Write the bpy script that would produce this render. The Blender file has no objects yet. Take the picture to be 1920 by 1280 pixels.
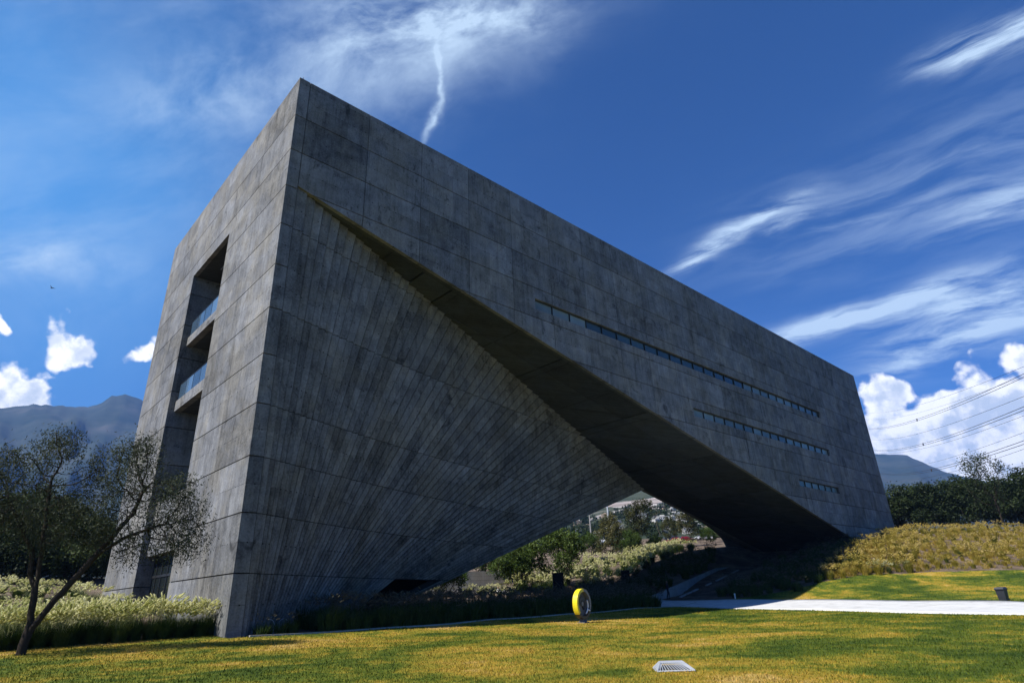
import bpy, math, random
import numpy as np
from mathutils import Vector, Matrix

random.seed(7)
rng = np.random.default_rng(7)
scene = bpy.context.scene
COL = scene.collection
R_ = math.radians

# ------------------------------------------------------------------ camera
F_PX = 1126.06
YAW, PITCH, ROLL = 0.8131, 0.4001, -0.0392
CAM = np.array([-10.869, -31.223, 1.341])


def cam_axes():
    cy, sy, cp, sp = math.cos(YAW), math.sin(YAW), math.cos(PITCH), math.sin(PITCH)
    fwd = np.array([cy * cp, sy * cp, sp])
    right = np.array([sy, -cy, 0.0])
    up = np.cross(right, fwd)
    cr, sr = math.cos(ROLL), math.sin(ROLL)
    return cr * right + sr * up, -sr * right + cr * up, fwd


RX, UX, FX = cam_axes()


def ray(u, v):
    """Viewing direction of a photograph point (1920 x 1280)."""
    d = RX * ((u - 960) / F_PX) - UX * ((v - 640) / F_PX) + FX
    return d / np.linalg.norm(d)


def atz(u, v, z):
    d = ray(u, v)
    return CAM + d * ((z - CAM[2]) / d[2])


def atd(u, v, dist):
    """Point seen at (u, v) at a horizontal distance from the camera."""
    d = ray(u, v)
    return CAM + d * (dist / math.hypot(d[0], d[1]))


cam_data = bpy.data.cameras.new("camera")
cam = bpy.data.objects.new("camera", cam_data)
COL.objects.link(cam)
cam.matrix_world = Matrix(((RX[0], UX[0], -FX[0], CAM[0]), (RX[1], UX[1], -FX[1], CAM[1]),
                           (RX[2], UX[2], -FX[2], CAM[2]), (0, 0, 0, 1)))
cam_data.sensor_width = 36
cam_data.lens = F_PX * 36 / 1920
cam_data.clip_start, cam_data.clip_end = 0.1, 40000
scene.camera = cam

# ------------------------------------------------------------------ exposure
vs = scene.view_settings
scene.display_settings.display_device = "sRGB"
vs.view_transform = "Standard"
vs.look = "None"
vs.gamma = 1.0
vs.exposure = 0.72
vs.use_curve_mapping = False
scene.cycles.max_bounces = 8
scene.cycles.transparent_max_bounces = 12
scene.cycles.volume_bounces = 0

# ------------------------------------------------------------------ node helpers


class NT:
    def __init__(self, tree):
        self.t = tree

    def n(self, typ, **kw):
        nd = self.t.nodes.new(typ)
        for k, v in kw.items():
            setattr(nd, k, v)
        return nd

    def lk(self, a, b):
        if isinstance(a, (int, float)):
            b.default_value = a
        elif isinstance(a, (tuple, list)):
            b.default_value = a if len(b.default_value) == len(a) else tuple(a) + (1.0,)
        else:
            self.t.links.new(a, b)

    def m(self, op, a, b=None, c=None, clamp=False):
        nd = self.n("ShaderNodeMath", operation=op, use_clamp=clamp)
        for i, x in enumerate((a, b, c)):
            if x is not None:
                self.lk(x, nd.inputs[i])
        return nd.outputs[0]

    def vm(self, op, a, b=None, out=0):
        nd = self.n("ShaderNodeVectorMath", operation=op)
        self.lk(a, nd.inputs[0])
        if b is not None:
            self.lk(b, nd.inputs[1])
        return nd.outputs["Value"] if op in ("DOT_PRODUCT", "LENGTH") else nd.outputs[0]

    def noise(self, vec, scale=1.0, detail=4.0, rough=0.55, dist=0.0, out=0):
        nd = self.n("ShaderNodeTexNoise")
        self.lk(vec, nd.inputs["Vector"])
        nd.inputs["Scale"].default_value = scale
        nd.inputs["Detail"].default_value = detail
        nd.inputs["Roughness"].default_value = rough
        nd.inputs["Distortion"].default_value = dist
        return nd.outputs[out]

    def ss(self, x, lo, hi, a=0.0, b=1.0):
        nd = self.n("ShaderNodeMapRange", interpolation_type="SMOOTHSTEP")
        self.lk(x, nd.inputs["Value"])
        for k, v in (("From Min", lo), ("From Max", hi), ("To Min", a), ("To Max", b)):
            nd.inputs[k].default_value = v
        return nd.outputs[0]

    def mix(self, f, a, b, blend="MIX"):
        nd = self.n("ShaderNodeMix", data_type="RGBA", blend_type=blend)
        self.lk(f, nd.inputs[0])
        self.lk(a, nd.inputs[6])
        self.lk(b, nd.inputs[7])
        return nd.outputs[2]

    def ramp(self, f, stops):
        nd = self.n("ShaderNodeValToRGB")
        self.lk(f, nd.inputs[0])
        el = nd.color_ramp.elements
        while len(el) < len(stops):
            el.new(0.5)
        for e, (p, c) in zip(el, stops):
            e.position = p
            e.color = tuple(c) + (1.0,)
        return nd.outputs[0]

    def comb(self, x, y, z):
        nd = self.n("ShaderNodeCombineXYZ")
        for i, s in enumerate((x, y, z)):
            self.lk(s, nd.inputs[i])
        return nd.outputs[0]

    def sep(self, v):
        nd = self.n("ShaderNodeSeparateXYZ")
        self.lk(v, nd.inputs[0])
        return nd.outputs


# ------------------------------------------------------------------ sky and sun
TO_SUN = Vector((-0.84, 0.125, 1.0)).normalized()
SUN_EL = math.asin(TO_SUN.z)
SUN_AZ = math.atan2(TO_SUN.x, TO_SUN.y)

world = bpy.data.worlds.new("World")
scene.world = world
world.use_nodes = True
w = NT(world.node_tree)
world.node_tree.nodes.clear()
wout = w.n("ShaderNodeOutputWorld")
sky = w.n("ShaderNodeTexSky", sky_type="NISHITA")
sky.sun_disc = False
sky.sun_elevation = SUN_EL
sky.sun_rotation = SUN_AZ
sky.altitude = 900
sky.air_density = 1.0
sky.dust_density = 0.3
sky.ozone_density = 2.5
DIR = w.n("ShaderNodeTexCoord").outputs["Generated"]
dx, dy, dz = w.sep(DIR)


def blob(p1, p2, width, power=1.0, soft=False):
    """Soft ellipse of sky between two photographed directions: returns mask, along, across."""
    a, b = ray(*p1), ray(*p2)
    c = a + b
    c /= np.linalg.norm(c)
    e1 = b - a
    half = np.linalg.norm(e1) / 2
    e1 /= np.linalg.norm(e1)
    e2 = np.cross(c, e1)
    e2 /= np.linalg.norm(e2)
    wd = width / F_PX
    wq = WARP2 if soft else WARP
    s = w.vm("DOT_PRODUCT", wq, tuple(e1 / half))
    off1 = float(np.dot(c, e1) / half)
    t = w.vm("DOT_PRODUCT", wq, tuple(e2 / wd))
    off2 = float(np.dot(c, e2) / wd)
    s = w.m("SUBTRACT", s, off1)
    t = w.m("SUBTRACT", t, off2)
    d = w.m("ADD", w.m("MULTIPLY", s, s), w.m("MULTIPLY", t, t))
    front = w.m("GREATER_THAN", w.vm("DOT_PRODUCT", DIR, tuple(c)), 0.3)
    g = w.m("POWER", 2.718, w.m("MULTIPLY", d, -power))
    return w.m("MULTIPLY", g, front)


def add(*xs):
    r = xs[0]
    for x in xs[1:]:
        r = w.m("ADD", r, x)
    return r


def mul(*xs):
    r = xs[0]
    for x in xs[1:]:
        r = w.m("MULTIPLY", r, x)
    return r


# gently warped direction so no cloud keeps an elliptical edge
warp_n = w.n("ShaderNodeTexNoise")
w.lk(DIR, warp_n.inputs["Vector"])
warp_n.inputs["Scale"].default_value = 7.0
warp_n.inputs["Detail"].default_value = 5.0
wv = w.vm("SUBTRACT", warp_n.outputs["Color"], (0.5, 0.5, 0.5))
WARP = w.vm("ADD", DIR, w.vm("MULTIPLY", wv, (0.09, 0.09, 0.09)))
WARP2 = w.vm("ADD", DIR, w.vm("MULTIPLY", wv, (0.035, 0.035, 0.035)))


def fibre(p1, p2, along, across, detail=7.0, rough=0.62, seed=0.0):
    a, b = ray(*p1), ray(*p2)
    e1 = b - a
    e1 /= np.linalg.norm(e1)
    c = a + b
    c /= np.linalg.norm(c)
    e2 = np.cross(c, e1)
    v = w.comb(w.vm("DOT_PRODUCT", WARP2, tuple(e1 * along)), w.vm("DOT_PRODUCT", WARP2, tuple(e2 * across)),
               w.m("ADD", w.vm("DOT_PRODUCT", DIR, tuple(c * 2.0)), seed))
    return w.noise(v, 1.0, detail, rough, 0.4)


# high thin cloud
fib_r = fibre((1310, 480), (1700, 350), 5.0, 30.0, seed=3.0)
fib_l = fibre((400, 200), (980, 20), 4.5, 8.0, seed=9.0)
fine_l = fibre((400, 200), (980, 20), 14.0, 26.0, seed=2.0)
m_r = add(mul(blob((1270, 508), (1420, 412), 15, 1, True), 1.5), mul(blob((1410, 420), (1520, 365), 11, 1, True), 1.0), mul(blob((1430, 445), (1520, 400), 10, 1, True), 0.7),
          mul(blob((1430, 640), (1640, 580), 17, 1, True), 1.9), mul(blob((1600, 590), (1790, 525), 13, 1, True), 1.5),
          mul(blob((1600, 700), (1780, 650), 26, 1, True), 0.9), mul(blob((1680, 620), (2000, 545), 48, 1, True), 1.7),
          mul(blob((1800, 85), (2060, 20), 20, 1, True), 1.9), mul(blob((1720, 135), (1900, 90), 18, 1, True), 1.1),
          mul(blob((1400, 470), (2100, 200), 75), 0.36), mul(blob((1760, 430), (2050, 330), 26, 1, True), 0.9))
m_l = add(mul(blob((560, 120), (1020, -20), 85), 1.15), mul(blob((700, 60), (1010, 20), 26), 0.9),
          mul(blob((250, 215), (520, 160), 40), 0.45), mul(blob((-60, 515), (180, 495), 30), 0.75),
          mul(blob((-300, 250), (700, 60), 260), 0.22), mul(blob((-300, 560), (280, 420), 120), 0.24))
streak = mul(blob((835, 70), (822, 190), 5, 1.3), 0.6)
streak2 = mul(blob((826, 170), (785, 262), 6, 1.3), 0.75)
cir_r = mul(m_r, w.ss(fib_r, 0.34, 0.70))
cir_l = mul(m_l, add(w.ss(fib_l, 0.30, 0.74), mul(w.ss(fine_l, 0.4, 0.75), 0.25)))
rest = w.noise(w.comb(w.m("MULTIPLY", dx, 2.2), w.m("MULTIPLY", dy, 2.2), w.m("MULTIPLY", dz, 2.2)), 1.0, 3.0, 0.5)
behind = w.ss(w.vm("DOT_PRODUCT", DIR, tuple(FX)), -0.2, 0.35, 1.0, 0.0)
veil = mul(blob((-700, 620), (480, 230), 400), 0.78)
cir_rest = mul(w.ss(rest, 0.5, 0.75), w.ss(fib_r, 0.35, 0.75), behind, 0.25)
streaks = mul(add(streak, streak2), w.ss(fine_l, 0.30, 0.55))
cirrus = w.m("MINIMUM", add(cir_r, cir_l, streaks, cir_rest), 0.92)

# heaped cloud near the horizon
bump = w.n("ShaderNodeTexNoise")
bump.noise_type = "FBM"
w.lk(DIR, bump.inputs["Vector"])
bump.inputs["Scale"].default_value = 17.0
bump.inputs["Detail"].default_value = 9.0
bump.inputs["Roughness"].default_value = 0.60
bn = bump.outputs[0]
vor = w.n("ShaderNodeTexVoronoi", feature="SMOOTH_F1")
w.lk(WARP, vor.inputs["Vector"])
vor.inputs["Scale"].default_value = 26.0
vor.inputs["Detail"].default_value = 2.0
vor.inputs["Roughness"].default_value = 0.5
vor.inputs["Smoothness"].default_value = 0.35
puff = w.m("SUBTRACT", 1.0, vor.outputs["Distance"])
bill = add(mul(bn, 0.75), mul(puff, 0.45))
m_c = w.m("MAXIMUM", w.m("MAXIMUM", mul(blob((1600, 860), (2080, 780), 105, 0.8), 1.55), mul(blob((1585, 765), (1740, 712), 50), 1.25)),
          w.m("MAXIMUM", mul(blob((1770, 750), (2080, 660), 62), 1.05), mul(blob((-120, 770), (118, 735), 74), 1.5)))
m_c = w.m("MAXIMUM", m_c, w.m("MAXIMUM", mul(blob((45, 618), (212, 674), 42), 1.2),
                              w.m("MAXIMUM", mul(blob((228, 655), (340, 636), 32), 1.15), mul(blob((-40, 610), (6, 600), 15), 0.9))))
around = mul(w.ss(dz, 0.02, 0.10), w.ss(dz, 0.34, 0.2), behind, w.ss(rest, 0.52, 0.66), 0.8)
m_c = w.m("MAXIMUM", m_c, around)
dens = w.m("SUBTRACT", add(mul(m_c, 0.95), mul(bill, 1.15)), 1.17)
cum = w.ss(dens, 0.0, 0.24)
# lit from above: compare with the same field a little higher up
bump2 = w.n("ShaderNodeTexNoise")
w.lk(w.vm("ADD", DIR, (-0.004, 0.004, 0.020)), bump2.inputs["Vector"])
for k, v in (("Scale", 17.0), ("Detail", 9.0), ("Roughness", 0.60)):
    bump2.inputs[k].default_value = v
lit = w.m("SUBTRACT", bn, bump2.outputs[0])
shade = add(w.ss(lit, -0.12, 0.10), mul(w.ss(dens, 0.55, 0.1), 0.35))
cum_col = w.mix(w.m("MINIMUM", shade, 1.0), (0.50, 0.57, 0.67), (1.0, 1.0, 1.0))

bg_sky = w.n("ShaderNodeBackground")
tinted = w.mix(1.0, sky.outputs[0], (0.24, 0.70, 1.32), "MULTIPLY")
w.lk(tinted, bg_sky.inputs[0])
bg_sky.inputs[1].default_value = 0.055
bg_cir = w.n("ShaderNodeBackground")
bg_cir.inputs[0].default_value = (0.62, 0.80, 1.0, 1)
bg_cir.inputs[1].default_value = 0.66
bg_cum = w.n("ShaderNodeBackground")
w.lk(cum_col, bg_cum.inputs[0])
bg_cum.inputs[1].default_value = 0.92
mx1 = w.n("ShaderNodeMixShader")
w.lk(cirrus, mx1.inputs[0])
w.lk(bg_cir.outputs[0], mx1.inputs[2])
bg_veil = w.n("ShaderNodeBackground")
bg_veil.inputs[0].default_value = (0.13, 0.46, 1.0, 1)
bg_veil.inputs[1].default_value = 0.58
mx0 = w.n("ShaderNodeMixShader")
w.lk(veil, mx0.inputs[0])
w.lk(bg_sky.outputs[0], mx0.inputs[1])
w.lk(bg_veil.outputs[0], mx0.inputs[2])
w.lk(mx0.outputs[0], mx1.inputs[1])
mx2 = w.n("ShaderNodeMixShader")
w.lk(cum, mx2.inputs[0])
w.lk(mx1.outputs[0], mx2.inputs[1])
w.lk(bg_cum.outputs[0], mx2.inputs[2])
w.lk(mx2.outputs[0], wout.inputs[0])
world.cycles.sampling_method = "MANUAL"
world.cycles.sample_map_resolution = 1024

sun_data = bpy.data.lights.new("sun", "SUN")
sun_data.energy = 5.0
sun_data.angle = R_(0.53)
sun_data.color = (1.0, 0.965, 0.90)
sun = bpy.data.objects.new("sun", sun_data)
COL.objects.link(sun)
sun.rotation_euler = TO_SUN.to_track_quat("Z", "Y").to_euler()
sun.location = (0, 0, 200)

# ------------------------------------------------------------------ object helpers


def tag(o, label=None, cat=None, group=None, kind=None):
    for k, v in (("label", label), ("category", cat), ("group", group), ("kind", kind)):
        if v:
            o[k] = v
    return o


def link(name, me, parent=None, loc=None):
    o = bpy.data.objects.new(name, me)
    COL.objects.link(o)
    if parent is not None:
        o.parent = parent
    if loc is not None:
        o.location = loc
    return o


def empty(name, loc=(0, 0, 0), rz=0.0):
    o = link(name, None, None, loc)
    o.rotation_euler.z = rz
    o.empty_display_size = 0.2
    return o


def mesh(name, V, F, mat=None, smooth=False):
    me = bpy.data.meshes.new(name)
    me.from_pydata([tuple(map(float, v)) for v in V], [], [tuple(f) for f in F])
    if mat is not None:
        me.materials.append(mat)
    me.update()
    if smooth:
        me.polygons.foreach_set("use_smooth", [True] * len(me.polygons))
    return me


def fast_mesh(name, V, F, mats=(), mat_idx=None, smooth=False):
    """V (n,3) array, F (m,k) array of equal sized faces."""
    V = np.ascontiguousarray(V, dtype=np.float32)
    F = np.ascontiguousarray(F, dtype=np.int32)
    me = bpy.data.meshes.new(name)
    me.vertices.add(len(V))
    me.vertices.foreach_set("co", V.ravel())
    k = F.shape[1]
    me.loops.add(F.size)
    me.loops.foreach_set("vertex_index", F.ravel())
    me.polygons.add(len(F))
    me.polygons.foreach_set("loop_start", np.arange(0, F.size, k, dtype=np.int32))
    me.polygons.foreach_set("loop_total", np.full(len(F), k, dtype=np.int32))
    for mt in mats:
        me.materials.append(mt)
    if mat_idx is not None:
        me.polygons.foreach_set("material_index", np.asarray(mat_idx, dtype=np.int32))
    if smooth:
        me.polygons.foreach_set("use_smooth", np.ones(len(F), dtype=bool))
    me.update(calc_edges=True)
    me.validate()
    return me


class MB:
    """Collects boxes, prisms and tubes into one mesh."""

    def __init__(self):
        self.V, self.F = [], []

    def poly_prism(self, front, back):
        n, b = len(front), len(self.V)
        self.V += [tuple(p) for p in front] + [tuple(p) for p in back]
        self.F.append(tuple(range(b, b + n)))
        self.F.append(tuple(range(b + 2 * n - 1, b + n - 1, -1)))
        for i in range(n):
            j = (i + 1) % n
            self.F.append((b + j, b + i, b + n + i, b + n + j))
        return self

    def box(self, a, c):
        (x0, y0, z0), (x1, y1, z1) = a, c
        return self.poly_prism([(x0, y0, z0), (x1, y0, z0), (x1, y0, z1), (x0, y0, z1)],
                               [(x0, y1, z0), (x1, y1, z0), (x1, y1, z1), (x0, y1, z1)])

    def tube(self, pts, rad, n=6, caps=True):
        pts = [np.array(p, float) for p in pts]
        if not hasattr(rad, "__len__"):
            rad = [rad] * len(pts)
        b = len(self.V)
        for i, p in enumerate(pts):
            d = pts[min(i + 1, len(pts) - 1)] - pts[max(i - 1, 0)]
            d /= np.linalg.norm(d) + 1e-9
            r = np.cross(d, (0, 0, 1.0) if abs(d[2]) < 0.95 else (1.0, 0, 0))
            r /= np.linalg.norm(r)
            u = np.cross(r, d)
            for k in range(n):
                a = 2 * math.pi * k / n
                self.V.append(tuple(p + rad[i] * (math.cos(a) * r + math.sin(a) * u)))
        for i in range(len(pts) - 1):
            for k in range(n):
                a0, a1 = b + i * n + k, b + i * n + (k + 1) % n
                self.F.append((a0, a1, a1 + n, a0 + n))
        if caps:
            self.F.append(tuple(range(b + n - 1, b - 1, -1)))
            e = b + (len(pts) - 1) * n
            self.F.append(tuple(range(e, e + n)))
        return self

    def lathe(self, prof, c=(0, 0, 0), n=16, cap=True):
        b = len(self.V)
        for r, z in prof:
            for k in range(n):
                a = 2 * math.pi * k / n
                self.V.append((c[0] + r * math.cos(a), c[1] + r * math.sin(a), c[2] + z))
        for i in range(len(prof) - 1):
            for k in range(n):
                a0, a1 = b + i * n + k, b + i * n + (k + 1) % n
                self.F.append((a0, a1, a1 + n, a0 + n))
        if cap:
            self.F.append(tuple(range(b + n - 1, b - 1, -1)))
            e = b + (len(prof) - 1) * n
            self.F.append(tuple(range(e, e + n)))
        return self

    def build(self, name, mat, parent=None, loc=None, smooth=False):
        return link(name, mesh(name, self.V, self.F, mat, smooth), parent, loc)


def material(name, rough=0.8, spec=0.3):
    mt = bpy.data.materials.new(name)
    mt.use_nodes = True
    t = NT(mt.node_tree)
    bs = mt.node_tree.nodes["Principled BSDF"]
    bs.inputs["Roughness"].default_value = rough
    bs.inputs["Specular IOR Level"].default_value = spec
    return mt, t, bs


def pos(t):
    return t.n("ShaderNodeNewGeometry").outputs["Position"]


def rnd(t):
    return t.n("ShaderNodeObjectInfo").outputs["Random"]


def plain(name, col, rough=0.7, spec=0.3, var=0.15, scale=3.0, metal=0.0):
    mt, t, bs = material(name, rough, spec)
    f = t.noise(pos(t), scale, 5.0, 0.6)
    lo = tuple(c * (1 - var) for c in col)
    hi = tuple(min(1, c * (1 + var)) for c in col)
    t.lk(t.mix(f, lo, hi), bs.inputs["Base Color"])
    bs.inputs["Metallic"].default_value = metal
    return mt


def concrete_mat(name, base=0.23, tint=(1.0, 1.0, 1.0), contrast=1.0, tone=0.22, holes=True, half=True, plank=False):
    """Board formed fair concrete: clouding, runs, tie holes, faint board joints."""
    mt, t, bs = material(name, 0.82, 0.25)
    P = pos(t)
    x, y, z = t.sep(P)
    Nn = t.sep(t.n("ShaderNodeNewGeometry").outputs["Normal"])
    h = t.m("ADD", x, t.m("MULTIPLY", y, 1.0))
    big = t.noise(P, 0.16, 5.0, 0.6, 0.6)
    mid = t.noise(P, 0.9, 6.0, 0.65, 0.5)
    fine = t.noise(P, 9.0, 5.0, 0.7)
    runs = t.noise(t.comb(t.m("MULTIPLY", h, 2.6), 0.0, t.m("MULTIPLY", z, 0.22)), 1.0, 5.0, 0.65, 0.3)
    blot = t.noise(t.comb(t.m("MULTIPLY", h, 0.5), 3.0, t.m("MULTIPLY", z, 0.35)), 1.0, 6.0, 0.72, 1.2)
    v = t.m("MULTIPLY_ADD", t.m("SUBTRACT", big, 0.5), 0.40 * contrast, 1.0)
    v = t.m("MULTIPLY_ADD", t.m("SUBTRACT", mid, 0.5), 0.75 * contrast, v)
    v = t.m("MULTIPLY_ADD", t.m("SUBTRACT", fine, 0.5), 0.75 * contrast, v)
    v = t.m("MULTIPLY_ADD", t.m("SUBTRACT", runs, 0.5), 0.60 * contrast, v)
    v = t.m("MULTIPLY_ADD", t.m("SUBTRACT", rnd(t), 0.5), tone, v)
    dark = t.ss(blot, 0.56, 0.72)
    v = t.m("MULTIPLY", v, t.m("MULTIPLY_ADD", dark, -0.33 * contrast, 1.0))
    # each shuttering board left its own tone
    cell = t.n("ShaderNodeTexWhiteNoise", noise_dimensions="3D")
    t.lk(t.comb(t.m("FLOOR", t.m("DIVIDE", h, 1.84)), t.m("FLOOR", t.m("DIVIDE", z, 1.4)), 3.0), cell.inputs["Vector"])
    v = t.m("MULTIPLY", v, t.m("MULTIPLY_ADD", t.m("SUBTRACT", cell.outputs["Value"], 0.5), 0.22 * contrast * 0.6, 1.0))
    stn = t.noise(t.comb(t.m("MULTIPLY", h, 3.2), 7.0, t.m("MULTIPLY", z, 1.1)), 1.0, 7.0, 0.75, 2.0)
    patch = t.ss(t.noise(P, 0.22, 3.0, 0.6), 0.48, 0.62)
    v = t.m("MULTIPLY", v, t.m("MULTIPLY_ADD", t.m("MULTIPLY", t.ss(stn, 0.53, 0.64), patch), -0.30 * contrast, 1.0))
    v = t.m("MAXIMUM", v, 0.22)
    # damp dark runs from the coping
    top = t.m("MULTIPLY", t.ss(z, 22.0, 32.0), t.ss(runs, 0.52, 0.72))
    top = t.m("MULTIPLY", top, t.ss(blot, 0.40, 0.62))
    v = t.m("MULTIPLY", v, t.m("MULTIPLY_ADD", top, -0.45 * contrast, 1.0))
    if half:
        for per, coord, wd, st in ((1.4, z, 0.020, 0.34), (0.92, h, 0.014, 0.26)):
            fr = t.m("FRACT", t.m("DIVIDE", coord, per))
            d = t.m("MULTIPLY", t.m("SUBTRACT", 0.5, t.m("ABSOLUTE", t.m("SUBTRACT", fr, 0.5))), per)
            brk = t.noise(P, 0.5, 2.0)
            ln = t.m("MULTIPLY", t.m("LESS_THAN", d, wd), t.ss(brk, 0.38, 0.55))
            v = t.m("MULTIPLY", v, t.m("MULTIPLY_ADD", ln, -st, 1.0))
    if holes:
        fx = t.m("SUBTRACT", t.m("FRACT", t.m("DIVIDE", h, 0.92 if not plank else 0.55)), 0.5)
        fz = t.m("SUBTRACT", t.m("FRACT", t.m("DIVIDE", t.m("ADD", z, 0.7), 1.4)), 0.5)
        fx = t.m("MULTIPLY", fx, 0.92 if not plank else 0.55)
        fz = t.m("MULTIPLY", fz, 1.4)
        d = t.m("SQRT", t.m("ADD", t.m("MULTIPLY", fx, fx), t.m("MULTIPLY", fz, fz)))
        v = t.m("MULTIPLY", v, t.m("MULTIPLY_ADD", t.m("LESS_THAN", d, 0.042), -0.75, 1.0))
    warm = t.mix(t.ss(t.noise(P, 0.35, 4.0, 0.6), 0.4, 0.62), (base * 0.97, base, base * 1.06), (base * 1.03, base, base * 0.93))
    c = t.mix(1.0, warm, t.comb(v, v, v), "MULTIPLY")
    c = t.mix(1.0, c, tint, "MULTIPLY")
    t.lk(c, bs.inputs["Base Color"])
    bp = t.n("ShaderNodeBump")
    bp.inputs["Strength"].default_value = 0.35
    bp.inputs["Distance"].default_value = 0.03
    t.lk(t.m("ADD", mid, t.m("MULTIPLY", fine, 0.5)), bp.inputs["Height"])
    t.lk(bp.outputs[0], bs.inputs["Normal"])
    return mt


M_FRONT = concrete_mat("fair_concrete", 0.163, tint=(1.0, 1.0, 0.985), contrast=2.1, tone=0.40)
M_LEFT = M_FRONT
M_PLANK = concrete_mat("board_concrete", 0.152, tint=(1.01, 1.0, 0.96), contrast=2.3, tone=0.46, half=False, plank=True)
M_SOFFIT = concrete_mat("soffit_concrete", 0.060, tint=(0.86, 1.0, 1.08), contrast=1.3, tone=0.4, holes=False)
M_CORE = plain("joint_concrete", (0.035, 0.035, 0.036), 0.95, 0.1, 0.2)
M_DARK = plain("dark_interior", (0.02, 0.02, 0.022), 0.9, 0.1)
M_FRAME = plain("dark_aluminium", (0.02, 0.021, 0.023), 0.45, 0.4, 0.1)
M_WALL = concrete_mat("wall_concrete", 0.6, contrast=0.8, holes=False)


def glass_mat(name, col, rough=0.06, spec=0.8):
    mt, t, bs = material(name, rough, spec)
    g = t.m("MULTIPLY_ADD", rnd(t), 1.1, 0.45)
    n = t.noise(pos(t), 0.8, 2.0)
    g = t.m("MULTIPLY", g, t.m("MULTIPLY_ADD", n, 0.6, 0.7))
    t.lk(t.mix(1.0, col, t.comb(g, g, g), "MULTIPLY"), bs.inputs["Base Color"])
    return mt


M_GLASS = glass_mat("teal_glass", (0.03, 0.05, 0.055), 0.08, 0.5)
M_BLIND = glass_mat("glass_before_blind", (0.22, 0.27, 0.26), 0.15, 0.6)
M_MIDG = glass_mat("pale_teal_glass", (0.12, 0.15, 0.14), 0.2, 0.35)
M_DOORG = glass_mat("door_glass", (0.012, 0.016, 0.017), 0.1, 0.35)
M_RAILGLASS = glass_mat("balustrade_glass", (0.10, 0.17, 0.26), 0.04, 1.0)
_bs = M_RAILGLASS.node_tree.nodes["Principled BSDF"]
_bs.inputs["Alpha"].default_value = 0.72

# ------------------------------------------------------------------ terrain heights
W_B, L_B, H_B = 28.1, 99.0, 34.0
CTRL = [(-10.9, -31.2, -.3), (-9, -13, -.12), (-14, -20, -.2), (-9, -3, -.05), (-5, -2, -.05), (0, -1, 0), (-1, 3, .15), (6, -4, -.29), (15, -4, -.4), (22, -4, -.44),
        (28, -4, -.5), (38, -4, -.36), (45, -4, -.15), (49, -4, .04), (57, -4, 1.54), (65, -4, 3.1), (71, -4, 4.6), (78, -4, 6.4),
        (88, -4, 7.2), (99, -4, 8.0), (115, -4, 8.6), (2, -.3, -.03), (8, -.2, -.05), (16, .3, -.05), (24, 1, -.08), (34, 2, -.05),
        (3, -20, -.33), (12, -22, -.38), (24, -22, -.38), (15, -12, -.42), (28, -12, -.45), (38, -14, -.36), (5, -12, -.3),
        (10, 8, 0), (20, 8, .05), (32, 9, .1), (42, 10, .2), (50, 9, .6), (52, 14, .9), (60, 16, 2.9), (70, 18, 5.0), (80, 18.5, 7.0), (90, 14, 7.6), (69, 15.3, 3.95), (56.5, 12.9, 2.1), (44.5, 9.5, .65), (69.3, 13.2, 3.0), (57, 10.8, 1.15), (46, 7.6, .15), (78, 13, 3.5), (70.4, 11.2, 3.0), (61, 9.3, 1.8), (72, 8, 4.2),
        (20, 24, .5), (30, 24, .55), (40, 24, .7), (50, 24, .8), (60, 24, 1.6), (66, 24, 3.3), (72, 24, 5.4), (80, 24, 7), (96, 26, 8.2),
        (0, 10, .55), (0, 18, 1.2), (0, 28.5, 2.3), (-6, 10, .6), (-6, 20, 1.7), (-5, 30, 2.9), (-12, 10, .7), (-14, 30, 3.0), (10, 30, 1.8), (20, 34, 1.2),
        (-30, 0, 0), (-40, -30, -.3), (0, -50, -.5), (40, -50, -.5), (80, -50, -.2)]


def ctrl_px(lst):
    for u, v, d in lst:
        p = atd(u, v, d)
        CTRL.append((p[0], p[1], p[2]))


ctrl_px([(100, 1082, 88), (30, 1085, 85), (180, 1082, 92), (100, 1120, 66),
         (1920, 1155, 46.5), (1920, 1131, 60), (1700, 1128, 60), (1700, 1150, 47), (1400, 1143, 54.5), (1230, 1138, 66), (1230, 1126, 78), (1480, 1126, 66),
         (1880, 1127, 60), (1920, 1070, 84), (1800, 1074, 82), (1700, 1080, 79), (1620, 1078, 78),
         (1920, 1030, 100), (1920, 992, 122), (1800, 1035, 98), (1800, 998, 118), (1720, 1000, 115),
         (1000, 1098, 92), (900, 1112, 96), (830, 1114, 92), (1080, 1075, 108), (1170, 1050, 122), (1170, 1032, 140), (1060, 1050, 135),
         (1300, 1024, 150), (1380, 1018, 158), (1250, 1030, 140), (1000, 1060, 150), (900, 1085, 150), (1100, 1015, 190), (1250, 1008, 200)])
CTRL = np.array(CTRL)


def _phi(r):
    return r


_D = np.hypot(CTRL[:, None, 0] - CTRL[None, :, 0], CTRL[:, None, 1] - CTRL[None, :, 1])
_A = np.zeros((len(CTRL) + 1, len(CTRL) + 1))
_A[:-1, :-1] = _phi(_D) - np.eye(len(CTRL)) * 0.6
_A[:-1, -1] = _A[-1, :-1] = 1
_W = np.linalg.solve(_A, np.append(CTRL[:, 2], 0))


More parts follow.
